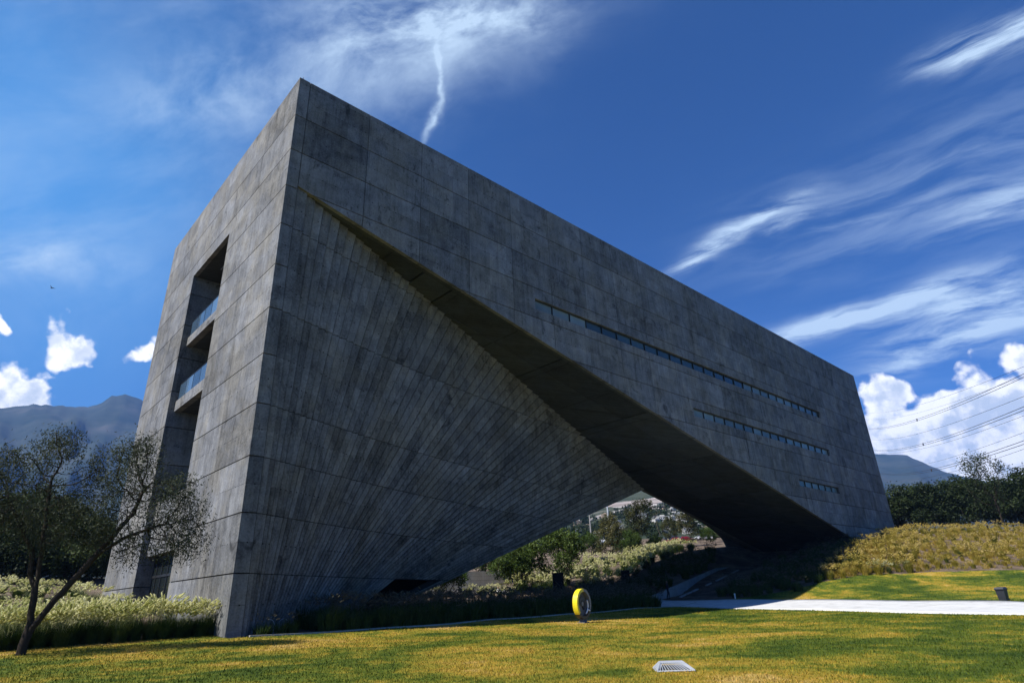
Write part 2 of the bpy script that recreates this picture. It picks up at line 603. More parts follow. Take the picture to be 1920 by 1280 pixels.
def ground_z(x, y):
    x, y = np.atleast_1d(np.asarray(x, float)), np.atleast_1d(np.asarray(y, float))
    out = np.empty(x.shape)
    xf, yf, of = x.ravel(), y.ravel(), out.ravel()
    for i in range(0, len(xf), 20000):
        d = np.hypot(xf[i:i + 20000, None] - CTRL[None, :, 0], yf[i:i + 20000, None] - CTRL[None, :, 1])
        of[i:i + 20000] = _phi(d) @ _W[:-1] + _W[-1]
    out = of.reshape(x.shape)
    r = np.hypot(x - 30, y - 20)
    k = np.clip((r - 150) / 130, 0, 1)
    k = k * k * (3 - 2 * k)
    far = np.where(y + 0.3 * x > 0, 14.0 + np.clip(r - 200, 0, 3000) * 0.012, -1.0)
    return out * (1 - k) + far * k


def gz(x, y):
    return float(ground_z(x, y)[0])


def on_ground(u, v, d0=20, d1=230):
    """First point of the ground seen at a photograph point."""
    d = ray(u, v)
    hl = math.hypot(d[0], d[1])
    ts = np.linspace(d0, d1, 1600) / hl
    P = CAM[None] + ts[:, None] * d[None]
    g = ground_z(P[:, 0], P[:, 1])
    i = np.argmax(P[:, 2] < g)
    if P[i, 2] >= g[i]:
        i = len(ts) - 1
    return np.array([P[i, 0], P[i, 1], g[i]])

# ------------------------------------------------------------------ the ground
M_LAWN, t, bs = material("lawn_grass", 0.9, 0.15)
P = pos(t)
pt1 = t.noise(P, 0.13, 6.0, 0.62, 0.8)
pt2 = t.noise(P, 0.55, 5.0, 0.65, 0.5)
pt3 = t.noise(P, 4.0, 6.0, 0.7)
mixv = t.m("ADD", t.m("MULTIPLY", pt1, 0.62), t.m("ADD", t.m("MULTIPLY", pt2, 0.38), t.m("MULTIPLY", t.m("SUBTRACT", pt3, 0.5), 0.22)))
side = t.vm("DOT_PRODUCT", t.vm("SUBTRACT", P, tuple(float(q) for q in CAM)), (float(RX[0]), float(RX[1]), 0.0))
mixv = t.m("SUBTRACT", mixv, t.ss(side, 3.0, 16.0, 0.0, 0.052))
colr = t.ramp(mixv, [(0.37, (0.034, 0.062, 0.006)), (0.45, (0.085, 0.112, 0.010)), (0.50, (0.20, 0.175, 0.018)),
                     (0.555, (0.31, 0.21, 0.026)), (0.63, (0.42, 0.29, 0.09))])
sp = t.m("MULTIPLY_ADD", t.noise(P, 14.0, 4.0, 0.75), 0.9, 0.55)
t.lk(t.mix(1.0, colr, t.comb(sp, sp, sp), "MULTIPLY"), bs.inputs["Base Color"])
bp = t.n("ShaderNodeBump")
bp.inputs["Strength"].default_value = 0.8
bp.inputs["Distance"].default_value = 0.06
t.lk(t.noise(P, 9.0, 6.0, 0.75), bp.inputs["Height"])
t.lk(bp.outputs[0], bs.inputs["Normal"])

M_SOIL, t, bs = material("planting_soil", 0.95, 0.1)
P = pos(t)
t.lk(t.ramp(t.noise(P, 0.35, 7.0, 0.7, 0.5), [(0.36, (0.055, 0.042, 0.032)), (0.5, (0.12, 0.09, 0.066)), (0.62, (0.19, 0.145, 0.105))]), bs.inputs["Base Color"])
bp = t.n("ShaderNodeBump")
bp.inputs["Strength"].default_value = 0.6
bp.inputs["Distance"].default_value = 0.1
t.lk(t.noise(P, 5.0, 6.0, 0.7), bp.inputs["Height"])
t.lk(bp.outputs[0], bs.inputs["Normal"])

M_PATH, t, bs = material("path_concrete", 0.8, 0.2)
P = pos(t)
t.lk(t.ramp(t.noise(P, 0.9, 6.0, 0.68), [(0.28, (0.34, 0.33, 0.32)), (0.44, (0.52, 0.52, 0.51)), (0.7, (0.62, 0.62, 0.61))]), bs.inputs["Base Color"])


def grid_mesh(name, xs, ys, dz, mat, keep=None, snap=None):
    X, Y = np.meshgrid(xs, ys)
    if snap is not None:
        X, Y = snap(X, Y)
    Z = ground_z(X, Y) + dz
    ny, nx = X.shape
    idx = np.arange(nx * ny).reshape(ny, nx)
    F = np.stack([idx[:-1, :-1], idx[:-1, 1:], idx[1:, 1:], idx[1:, :-1]], -1).reshape(-1, 4)
    if keep is not None:
        cx, cy = X.ravel()[F].mean(1), Y.ravel()[F].mean(1)
        F = F[keep(cx, cy)]
    return fast_mesh(name, np.stack([X, Y, Z], -1).reshape(-1, 3), F, [mat], smooth=True)


def inside(poly, x, y):
    x, y = np.asarray(x), np.asarray(y)
    r = np.zeros(x.shape, bool)
    for (x0, y0), (x1, y1) in zip(poly, poly[1:] + poly[:1]):
        c = (y0 > y) != (y1 > y)
        r ^= c & (x < (x1 - x0) * (y - y0) / (y1 - y0 + 1e-12) + x0)
    return r


def xy(u, v):
    p = on_ground(u, v)
    return (float(p[0]), float(p[1]))


bank_foot = [xy(1620, 1078), xy(1700, 1076), xy(1800, 1072), xy(1915, 1069)]
bed_edge = [xy(0, 1221), xy(120, 1211), xy(260, 1201), xy(395, 1192)]
KERB = [(0.9, -0.55), (6, -0.45), (12, -0.1), (17, 0.7), (26, 1.4), (36, 2.4), (46, 4.0)]
bf = np.array(bank_foot)
bdir = bf[-1] - bf[0]
bdir /= np.linalg.norm(bdir)
LAWN = ([(-60, -14), (-20, bed_edge[0][1] - 1.5)] + bed_edge + [(-0.2, -0.7)] + KERB + [(50.5, 0.5), (54, -2.6), (57, -4.2)] + bank_foot +
        [tuple(bf[-1] + bdir * 40), (150, -70), (-60, -80)])


def snap_lawn(X, Y, rad=0.75):
    Q = np.stack([X.ravel(), Y.ravel()], -1)
    best = np.full(len(Q), 1e9)
    tgt = Q.copy()
    pl = [np.array(p, float) for p in LAWN]
    for a, b in zip(pl, pl[1:] + pl[:1]):
        ab = b - a
        tt = np.clip(((Q - a) @ ab) / (ab @ ab), 0, 1)
        c = a + tt[:, None] * ab
        d = np.hypot(*(Q - c).T)
        m = d < best
        best[m] = d[m]
        tgt[m] = c[m]
    m = best < rad
    Q[m] = tgt[m]
    return Q[:, 0].reshape(X.shape), Q[:, 1].reshape(X.shape)


near_x, near_y = np.arange(-60, 160.1, 2.0), np.arange(-80, 200.1, 2.0)
link("ground", grid_mesh("ground", near_x, near_y, 0.0, M_SOIL))["kind"] = "structure"
gxs, gys = np.arange(-1100, 1500, 40.0) + 20, np.arange(-400, 3000, 40.0)
M_PLAIN, t, bs = material("dry_plain", 0.95, 0.1)
t.lk(t.ramp(t.noise(pos(t), 0.02, 7.0, 0.7), [(0.38, (0.035, 0.045, 0.022)), (0.52, (0.10, 0.09, 0.06)), (0.64, (0.24, 0.20, 0.16))]), bs.inputs["Base Color"])
gxs = np.concatenate([np.arange(-1500, -60, 60.0), np.arange(-60, 160.1, 20.0), np.arange(220, 2200, 60.0)])
gys = np.concatenate([np.arange(-440, -80, 60.0), np.arange(-80, 200.1, 20.0), np.arange(260, 3400, 60.0)])
link("far_ground", grid_mesh("far_ground", gxs, gys, -0.02, M_PLAIN,
                             keep=lambda x, y: ~((x > -60) & (x < 160) & (y > -80) & (y < 200))))["kind"] = "structure"
link("lawn", grid_mesh("lawn", np.arange(-60, 150.1, 1.0), np.arange(-80, 20.1, 1.0), 0.06, M_LAWN,
                       keep=lambda x, y: inside(LAWN, x, y), snap=snap_lawn))["kind"] = "structure"

# the pale path: strip between its two edges
edge_a = [(5, -66), xy(1920, 1155), xy(1700, 1151), xy(1400, 1143), xy(1310, 1140), xy(1230, 1138)]
edge_b = [(24, -62), xy(1920, 1130.5), xy(1700, 1128.5), xy(1480, 1126), xy(1360, 1125.5), xy(1232, 1125)]


def resample(poly, n):
    p = np.array(poly, float)
    s = np.concatenate([[0], np.cumsum(np.hypot(*np.diff(p, axis=0).T))])
    q = np.linspace(0, s[-1], n)
    return np.stack([np.interp(q, s, p[:, 0]), np.interp(q, s, p[:, 1])], -1)


def resample_k(poly, per):
    p = np.array(poly, float)
    out = [p[0]]
    for a, b in zip(p[:-1], p[1:]):
        for k in range(1, per + 1):
            out.append(a + (b - a) * k / per)
    return np.array(out)


ea, eb = resample_k(edge_a, 14), resample_k(edge_b, 14)
nA, nS = len(ea), 9
PX = np.stack([ea + (eb - ea) * k / (nS - 1) for k in range(nS)], 1)
PZ = ground_z(PX[..., 0], PX[..., 1]) + 0.12
pv = np.concatenate([PX, PZ[..., None]], -1)
skirt = np.stack([pv[:, 0] - (0, 0, .25), pv[:, -1] - (0, 0, .25)], 1)
V = np.concatenate([pv.reshape(-1, 3), skirt.reshape(-1, 3)])
ii = np.arange(nA * nS).reshape(nA, nS)
F = [(ii[a, k], ii[a + 1, k], ii[a + 1, k + 1], ii[a, k + 1]) for a in range(nA - 1) for k in range(nS - 1)]
o0 = nA * nS
for a in range(nA - 1):
    F.append((ii[a, 0], o0 + 2 * a, o0 + 2 * a + 2, ii[a + 1, 0]))
    F.append((ii[a, nS - 1], ii[a + 1, nS - 1], o0 + 2 * a + 3, o0 + 2 * a + 1))
link("path", fast_mesh("path", V, np.array(F), [M_PATH]))["kind"] = "structure"

# ------------------------------------------------------------------ the building
SO_Z, SO_K = 25.63, 0.235            # front soffit: z = SO_Z - SO_K x
XB, MB_X = 14.0, 2.9                 # mid line: x = 0.8 + 14 + 2.9 z
PIER = 0.75
XT = 52.7
LEV = [-1.6, 0.0] + [2.8 * k for k in range(1, 12)] + [34.0]
G = 0.030                            # half a joint

bld = empty("gate_building", (0, 0, 0))
tag(bld, "huge grey concrete gate shaped building with twisted board marked underside and thin window bands", "building")


def clip_poly(P, f):
    out = []
    n = len(P)
    for i in range(n):
        a, b = P[i], P[(i + 1) % n]
        fa, fb = f(a), f(b)
        if fa >= 0:
            out.append(a)
        if (fa >= 0) != (fb >= 0):
            s = fa / (fa - fb)
            out.append((a[0] + (b[0] - a[0]) * s, a[1] + (b[1] - a[1]) * s))
    return out


_cache = {}


def panel_front(name, polys, y0, y1, mat, parent, key=None, mitre=False):
    """polys in (x, z); prisms from y0 (seen face) back to y1."""
    polys = [p for p in polys if len(p) >= 3]
    if not polys:
        return None
    ox = min(q[0] for p in polys for q in p)
    oz = min(q[1] for p in polys for q in p)
    me = _cache.get(key) if key else None
    if me is None:
        mb = MB()
        for p in polys:
            fr = [(x - ox, 0.0, z - oz) for x, z in p]
            bk = [((x - ox) if not (mitre and x - ox < 1e-6) else (y1 - y0), y1 - y0, z - oz) for x, z in p]
            mb.poly_prism(fr, bk)
        me = mesh(name, mb.V, mb.F, mat)
        if key:
            _cache[key] = me
    return link(name, me, parent, (ox, y0, oz))


def soff(x):
    return SO_Z - SO_K * x


WIN = [(23.22, 24.20, 21.5, 79.3, 26), (17.80, 18.70, 44.3, 79.4, 16), (12.62, 13.45, 66.9, 79.5, 6)]
cols = [PIER] + [PIER + 4.58 * k for k in range(1, 18)] + [81.7, 87.4, 93.1, 99.0]
for zi in range(len(LEV) - 1):
    z0, z1 = LEV[zi], LEV[zi + 1]
    a, b = z0 + (G if zi else 0), z1 - (G if zi < len(LEV) - 2 else 0)
    # pier of the near corner
    panel_front("panel", [[(0, a), (PIER - 0.022, a), (PIER - 0.022, b), (0, b)]], 0, 0.3, M_FRONT, bld, ("pier", round(b - a, 3)), mitre=True)
    for ci in range(len(cols) - 1):
        x0, x1 = cols[ci] + 0.020, cols[ci + 1] - (0.020 if ci < len(cols) - 2 else 0)
        rects = [[(x0, a), (x1, a), (x1, b), (x0, b)]]
        key = ("f", round(x1 - x0, 3), round(b - a, 3))
        for wz0, wz1, wx0, wx1, _n in WIN:
            if wz0 > b or wz1 < a or wx1 < x0 or wx0 > x1:
                continue
            key = None
            u0, u1 = max(x0, wx0), min(x1, wx1)
            rects = [[(x0, a), (x1, a), (x1, wz0), (x0, wz0)], [(x0, wz1), (x1, wz1), (x1, b), (x0, b)]]
            if u0 > x0:
                rects.append([(x0, wz0), (u0, wz0), (u0, wz1), (x0, wz1)])
            if u1 < x1:
                rects.append([(u1, wz0), (x1, wz0), (x1, wz1), (u1, wz1)])
        if cols[ci] < 81:
            cl = [clip_poly(r, lambda q: q[1] - soff(q[0])) for r in rects]
            if sum(map(len, cl)) != sum(map(len, rects)) or any(c != r for c, r in zip(cl, rects)):
                key = None
            rects = cl
        if z1 < 5.5 and cols[ci] >= 81:
            continue
        panel_front("panel", rects, 0, 0.3, M_FRONT, bld, key)

# front backing sheet behind the joints (not behind the bottom lip)
mb = MB()
pol = [(PIER, soff(PIER) + .02), (81.7, soff(81.7) + .02), (81.7, -1.5), (98.9, -1.5), (98.9, 33.9), (PIER, 33.9)]
mb.poly_prism([(x, 0.34, z) for x, z in pol], [(x, 0.40, z) for x, z in pol])
mb.box((0.34, 0.06, -1.5), (PIER + .02, 0.30, 33.9))
mb.build("wall_backing", M_CORE, bld)

# windows of the front
for wz0, wz1, wx0, wx1, n in WIN:
    st = (wx1 - wx0) / n
    blind = {0: 1, 1: 1, 2: 1} if n == 26 else {}
    for k in range(n):
        xx = wx0 + k * st
        mb = MB()
        mb.box((xx, 0.17, wz0), (xx + 0.07, 0.33, wz1))
        mb.box((xx + .07, 0.17, wz1 - 0.07), (xx + st, 0.33, wz1))
        if k == n - 1:
            mb.box((xx + st - .07, 0.17, wz0), (xx + st, 0.33, wz1 - .07))
        win = mb.build("window", M_FRAME, bld)
        late = n == 26 and k > 15
        MB().box((xx + 0.07, 0.27, wz0), (xx + st - (0.07 if k == n - 1 else 0), 0.30, wz1 - 0.07)).build(
            "pane", M_BLIND if k in blind else (M_MIDG if (late or n < 20) else M_GLASS), win)

# lip beam of the front wall, groove, soffit panels


def sheet_x(name, x0, x1, y0, y1, mat, parent, th=0.16, off=0.0, f=soff):
    fr = [(x0, y0, f(x0) + off), (x1, y0, f(x1) + off), (x1, y1, f(x1) + off), (x0, y1, f(x0) + off)]
    mb = MB()
    mb.poly_prism(fr, [(x, y, z + th) for x, y, z in fr])
    return mb.build(name, mat, parent)


xs_lip = [PIER + .05, 8.0, 19.5, 31.0, 42.6, 54.2, 65.8, 81.6]
for a, b in zip(xs_lip[:-1], xs_lip[1:]):
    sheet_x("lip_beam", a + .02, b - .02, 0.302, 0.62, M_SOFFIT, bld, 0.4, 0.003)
sx = [0.8, 2.6, 10.8, 13.35, 25.1, 36.7, 48.3, 59.9, 71.5, 83.0]
sy = [0.72, 3.6, 6.6, 9.6, 12.2, 14.05]
for a, b in zip(sx[:-1], sx[1:]):
    for c, d in zip(sy[:-1], sy[1:]):
        if (c + d) / 2 > 0.7 + (b + 8) / 3.4:
            continue
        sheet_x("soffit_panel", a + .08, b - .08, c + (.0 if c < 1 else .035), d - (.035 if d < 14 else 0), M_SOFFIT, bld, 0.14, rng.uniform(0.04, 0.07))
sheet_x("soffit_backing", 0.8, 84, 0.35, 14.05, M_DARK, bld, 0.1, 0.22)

# twisted surface: upright planks, each on its own plane, one behind the other
NP_ = 56
YB = 0.16 + 13.89 * (0.68 * np.linspace(0, 1, NP_ + 1) + 0.32 * np.linspace(0, 1, NP_ + 1) ** 2)
ZJ = [-1.5, 2.8, 5.6, 8.4, 11.2, 16.8, 22.4, 40.0]
Y_CUT = 9.5


def line_x(s, z):
    xt = 0.8 + XT * s
    return 0.8 + XB * s + (XT - XB) * s / soff(xt) * z


core = MB()
for i in range(NP_):
    y0, DY = float(YB[i]), float(YB[i + 1] - YB[i])
    s0, s1 = (YB[i] - .16) / 13.89, (YB[i + 1] - .16) / 13.89
    GP = 0.012 + DY * (0.36 + 0.62 * s0)
    last = i >= NP_ - 2

    def top_z(x_off=0.0):
        # where line s1 meets the soffit plane
        return soff(0.8 + XT * s1) + 0.16
    zt = top_z()
    cut = (y0 > Y_CUT) and not last
    # full core slab, slightly smaller and further back
    zb = 2.8 if cut else -1.5
    xr0, xr1 = line_x(s1, zb) - 0.05, line_x(s1, zt) - 0.05
    xl0, xl1 = line_x(s0, zb) - 0.5, line_x(s0, zt) - 0.5
    core.poly_prism([(xl0, y0 + .07, zb), (xr0, y0 + .07, zb), (xr1, y0 + .07, zt), (xl1, y0 + .07, zt + SO_K * (xr1 - xl1))],
                    [(xl0, y0 + DY + .02, zb), (xr0, y0 + DY + .02, zb), (xr1, y0 + DY + .02, zt), (xl1, y0 + DY + .02, zt + SO_K * (xr1 - xl1))])
    jit = rng.uniform(-0.012, 0.012)
    for za, zc in zip(ZJ[:-1], ZJ[1:]):
        if cut and za < 2.7:
            continue
        a = za + (0.02 if za > 0 else 0)
        b = min(zc - 0.02, 40.0)
        if a >= zt:
            break
        # sawn ends: polygon in (x, z) clipped by the soffit plane
        xa0, xa1 = line_x(s0, a) + GP, line_x(s1, a)
        b2 = min(b, 30)
        xb0, xb1 = line_x(s0, b2) + GP, line_x(s1, b2)
        if i == 0:
            xa0, xb0 = PIER + .012, PIER + .012
        if xa0 > xa1 - .02:
            xa0 = xa1 - .02
        pl = clip_poly([(xa0, a), (xa1, a), (xb1, b2), (xb0, b2)], lambda q: soff(q[0]) + 0.1 - q[1])
        if len(pl) < 3:
            continue
        j2 = rng.uniform(-0.008, 0.008)
        panel_front("plank", [pl], y0 + jit + j2, y0 + min(0.12, DY * .6), M_PLANK, bld)
core.build("plank_backing", M_CORE, bld)
# recess at the foot of the twisted surface
mb = MB()
for y0, y1 in ((9.5, 10.8), (10.8, 12.2), (12.2, 13.5)):
    s = (y0 - .16) / 13.9
    mb.poly_prism([(2.0, y0, -1.5), (line_x(s, -1.5) - 6, y0, -1.5), (line_x(s, 2.8) - 6, y0, 2.8), (2.0, y0, 2.8)],
                  [(2.0, y1, -1.5), (line_x(s, -1.5) - 6, y1, -1.5), (line_x(s, 2.8) - 6, y1, 2.8), (2.0, y1, 2.8)])
mb.build("recess_wall", M_DARK, bld)

# rear half: the same idea turned round
XM0 = 0.8 + XB


def mid(x):
    return (x - XM0) / MB_X


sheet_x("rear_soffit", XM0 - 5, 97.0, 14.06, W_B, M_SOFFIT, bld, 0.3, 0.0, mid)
mb = MB()
NB = 26
for j in range(NB):
    y0 = 14.06 + j * (W_B - 14.06) / NB
    y1 = 14.06 + (j + 1) * (W_B - 14.06) / NB
    q = (j + 0.0) / NB
    # right hand boundary: soffit line at the middle, upright at the rear wall
    xb_mid, k_mid = SO_Z / SO_K, -1 / SO_K
    bx, kx = xb_mid + (98.2 - xb_mid) * q, k_mid * (1 - q)
    zt = (bx - XM0) / (MB_X - kx)
    xt = bx + kx * zt
    mb.poly_prism([(bx + kx * -1.5, y0, -1.5), (99 + .0 if bx < 98.9 else bx + 1.0 - kx * 1.5, y0, -1.5), (max(xt + 6, 99), y0, zt + .3), (xt, y0, zt + .1)],
                  [(bx + kx * -1.5, y1, -1.5), (99 + .0 if bx < 98.9 else bx + 1.0 - kx * 1.5, y1, -1.5), (max(xt + 6, 99), y1, zt + .3), (xt, y1, zt + .1)])
mb.build("rear_twist", M_PLANK, bld)
pol_r = [(0, -1.6), (XM0 - 4.6, -1.6), (98.2, mid(98.2)), (98.2, -1.6), (99, -1.6), (99, 34), (0, 34)]
MB().poly_prism([(x, W_B - .3, z) for x, z in pol_r], [(x, W_B, z) for x, z in pol_r]).build("rear_wall", M_FRONT, bld)
# right end wall and roof with low parapet
for a, b in zip(LEV[2:-1], LEV[3:]):
    for c, d in zip((0.302, 9.4, 18.7), (9.4, 18.7, 27.79)):
        MB().box((98.7, c + .01, a + G), (99.0, d - .01, b - (G if b < 33.9 else 0))).build("panel", M_FRONT, bld)
MB().box((98.4, 0.42, -1.5), (98.66, 27.7, 33.9)).build("wall_backing", M_CORE, bld)
MB().box((0.32, 0.42, 33.3), (98.6, 27.7, 33.6)).build("roof", M_WALL, bld)

# left end wall: panels round a tall recess
OY0, OY1, OTOP = 10.3, 18.6, 26.86


def panel_left(y0, y1, z0, z1, mitre=False):
    key = ("l", round(y1 - y0, 3), round(z1 - z0, 3), mitre)
    me = _cache.get(key)
    if me is None:
        h_, v_ = y1 - y0, z1 - z0
        mb = MB()
        m_ = 0.3 if mitre else 0.0
        mb.poly_prism([(0, 0, 0), (0, 0, v_), (0, h_, v_), (0, h_, 0)], [(0.3, m_, 0), (0.3, m_, v_), (0.3, h_, v_), (0.3, h_, 0)])
        me = mesh("panel", mb.V, mb.F, M_LEFT)
        _cache[key] = me
    link("panel", me, bld, (0, y0, z0))


lcols = [0.0, 5.15, OY0, OY1, 23.3, 27.78]
for zi in range(len(LEV) - 1):
    a = LEV[zi] + (G if zi else 0)
    b = LEV[zi + 1] - (G if zi < len(LEV) - 2 else 0)
    for ci in range(5):
        y0, y1 = lcols[ci] + (0.01 if ci else 0), lcols[ci + 1] - (.01 if ci not in (1,) else 0)
        if ci == 2:
            if b < OTOP + .3 and a < 26:
                if b < OTOP:
                    continue
            if a < OTOP < b:
                panel_left(OY0 + .01, OY1 - .01, OTOP, b)
                continue
            if b < OTOP:
                continue
        if ci == 3:
            y0 = OY1
        panel_left(y0, y1, a, b, ci == 0)
mb = MB()
mb.box((0.34, 0.34, -1.5), (0.42, OY0 - .31, 33.9)).box((0.34, OY1 + .31, -1.5), (0.42, 27.7, 33.9)).box((0.34, OY0 - .3, OTOP + .31), (0.42, OY1 + .3, 33.9))
mb.build("wall_backing", M_CORE, bld)
# reveals of the recess, in storey high pieces
for a, b in zip(LEV[:-1], LEV[1:]):
    if a > OTOP:
        break
    b = min(b, OTOP)
    MB().box((0.302, OY1, a + G), (5.5, OY1 + .3, b - G)).build("reveal", M_FRONT, bld)
    MB().box((0.302, OY0 - .3, a + G), (5.5, OY0, b - G)).build("reveal", M_FRONT, bld)
MB().box((0.302, OY0, OTOP), (5.5, OY1, OTOP + .3)).build("reveal", M_SOFFIT, bld)
MB().box((5.5, OY0 - .3, -1.5), (5.8, OY1 + .3, 27.2)).build("back_wall", M_DARK, bld)
# floor beams, balustrades, glazed screens of the three storeys
SET = 0.43
for z0, z1 in ((20.62, 21.32), (15.2, 16.02), (4.75, 8.5)):
    MB().box((SET, OY0 + .002, z0), (SET + 0.45, OY1 - .002, z1)).build("floor_beam", M_LEFT, bld)
    MB().box((SET + .45, OY0, z0 + .05), (5.5, OY1, z0 + .35)).build("floor_slab", M_SOFFIT, bld)
for zb, zt in ((21.32, 22.75), (16.02, 17.42)):
    g = MB()
    g.box((SET + .10, OY0 + .05, zt - .05), (SET + .16, OY1 - .05, zt))
    for yy in np.linspace(OY0 + .06, OY1 - .1, 6):
        g.box((SET + .11, yy, zb), (SET + .15, yy + .05, zt - .05))
    gr = g.build("balustrade", M_FRAME, bld)
    for ya, yb in zip(np.linspace(OY0 + .06, OY1 - .1, 6)[:-1], np.linspace(OY0 + .06, OY1 - .1, 6)[1:]):
        MB().box((SET + .12, ya + .05, zb + .03), (SET + .14, yb, zt - .05)).build("glass_panel", M_RAILGLASS, gr)
for z0, z1 in ((21.1, 26.8), (15.6, 20.5), (8.9, 15.1)):
    f = MB()
    ys = np.linspace(OY0, OY1, 6)
    for yy in ys:
        f.box((3.2, min(yy, OY1 - .08), z0), (3.3, min(yy, OY1 - .08) + .08, z1))
    f.box((3.2, OY0, z0 + 2.5), (3.3, OY1, z0 + 2.58))
    fo = f.build("glazed_screen", M_FRAME, bld)
    MB().box((3.24, OY0, z0), (3.26, OY1, z1)).build("pane", M_DOORG, fo)
# entrance door under the lowest beam
f = MB()
for yy in (10.32, 11.2, 12.4, 13.7, 15.0, 16.4, 17.6, 18.48):
    f.box((1.0, yy, 0.2), (1.12, yy + .09, 4.75))
f.box((1.0, OY0, 3.35), (1.13, OY1, 3.5)).box((1.0, OY0, 4.6), (1.13, OY1, 4.74))
fo = f.build("entrance_screen", M_FRAME, bld)
MB().box((1.05, OY0, 0.2), (1.07, OY1, 4.74)).build("pane", M_DOORG, fo)
d = MB().box((0.93, 12.5, 0.4), (0.99, 12.62, 3.3)).box((0.93, 13.55, 0.4), (0.99, 13.68, 3.3)).box((0.93, 12.62, 3.18), (0.99, 13.55, 3.3)).build("door", plain("steel_door_frame", (0.28, 0.29, 0.3), 0.4, 0.5), bld)
MB().tube([(0.90, 12.75, 1.2), (0.90, 12.75, 2.2)], 0.02).build("handle", M_FRAME, d)
# small lightning rod at the near roof corner
lr = MB().tube([(0.35, 0.4, 33.9), (0.35, 0.4, 34.35)], 0.05).tube([(0.35, 0.4, 34.35), (0.35, 0.4, 34.6)], [0.03, 0.01])
lr = lr.build("lightning_rod", M_FRAME)
tag(lr, "short dark rod standing on the near top corner of the building", "lightning rod")

# ------------------------------------------------------------------ planting
ORD = ["first", "second", "third", "fourth", "fifth", "sixth", "seventh", "eighth", "ninth", "tenth", "eleventh", "twelfth", "thirteenth", "fourteenth", "fifteenth", "last"]
def leaf_mat(name, cols, trans=0.35, scale=1.5, rough=0.6):
    mt = bpy.data.materials.new(name)
    mt.use_nodes = True
    t = NT(mt.node_tree)
    mt.node_tree.nodes.clear()
    out = t.n("ShaderNodeOutputMaterial")
    f = t.m("ADD", t.m("MULTIPLY", t.noise(pos(t), scale, 4.0, 0.65), 0.8), t.m("MULTIPLY", rnd(t), 0.2))
    c = t.ramp(f, [(0.32, cols[0]), (0.5, cols[1]), (0.68, cols[2])])
    df = t.n("ShaderNodeBsdfDiffuse")
    tr = t.n("ShaderNodeBsdfTranslucent")
    gl = t.n("ShaderNodeBsdfGlossy")
    gl.inputs["Roughness"].default_value = rough
    gl.inputs["Color"].default_value = (0.4, 0.4, 0.4, 1)
    t.lk(c, df.inputs[0])
    t.lk(c, tr.inputs[0])
    a = t.n("ShaderNodeMixShader")
    a.inputs[0].default_value = trans
    t.lk(df.outputs[0], a.inputs[1])
    t.lk(tr.outputs[0], a.inputs[2])
    b = t.n("ShaderNodeMixShader")
    b.inputs[0].default_value = 0.03
    t.lk(a.outputs[0], b.inputs[1])
    t.lk(gl.outputs[0], b.inputs[2])
    t.lk(b.outputs[0], out.inputs[0])
    return mt


M_TUFT = leaf_mat("fountain_grass_leaf", [(0.012, 0.028, 0.006), (0.036, 0.068, 0.012), (0.09, 0.12, 0.025)], 0.35, 2.5)
M_PLUME = leaf_mat("fountain_grass_plume", [(0.34, 0.39, 0.10), (0.70, 0.68, 0.34), (0.93, 0.91, 0.68)], 0.6, 6.0)
M_DRYT = leaf_mat("dry_grass_leaf", [(0.07, 0.10, 0.012), (0.28, 0.235, 0.028), (0.52, 0.37, 0.08)], 0.45, 0.35)
M_DRYP = leaf_mat("dry_grass_plume", [(0.34, 0.30, 0.06), (0.58, 0.45, 0.10), (0.74, 0.60, 0.26)], 0.5, 1.2)
M_BLADE = leaf_mat("unused_blade", [(0.05, 0.08, 0.01), (0.15, 0.14, 0.02), (0.3, 0.2, 0.04)], 0.3)


def blades(r, n, h, spread, width, base_r, droop=0.35):
    """Arching strips: returns V, F (triangles)."""
    az = r.uniform(0, 2 * np.pi, n)
    lean = r.beta(1.2, 1.6, n) * spread
    hh = h * r.uniform(0.55, 1.0, n)
    b = np.stack([np.cos(az), np.sin(az), np.zeros(n)], -1)
    root = b * (base_r * np.sqrt(r.uniform(0, 1, n)))[:, None]
    side = np.stack([-np.sin(az), np.cos(az), np.zeros(n)], -1)
    tw = r.uniform(-0.8, 0.8, n)[:, None]
    side = side * np.cos(tw) + b * np.sin(tw)
    pts = []
    for s in (0.0, 0.35, 0.7, 1.0):
        z = hh * (s - droop * lean / max(spread, 1e-3) * s ** 3)
        pts.append(root + b * (lean * hh * s ** 1.7)[:, None] + np.stack([0 * z, 0 * z, z], -1))
    wd = width * r.uniform(0.6, 1.2, n)[:, None]
    V = np.concatenate([np.stack([pts[0] - side * wd * .4, pts[0] + side * wd * .4, pts[1] - side * wd * .5, pts[1] + side * wd * .5,
                                  pts[2] - side * wd * .35, pts[2] + side * wd * .35, pts[3]], 1)])
    k = np.arange(n)[:, None] * 7
    T = np.array([[0, 1, 3], [0, 3, 2], [2, 3, 5], [2, 5, 4], [4, 5, 6]])
    F = (k[:, :, None] + T[None]).reshape(-1, 3)
    return V.reshape(-1, 3), F, pts


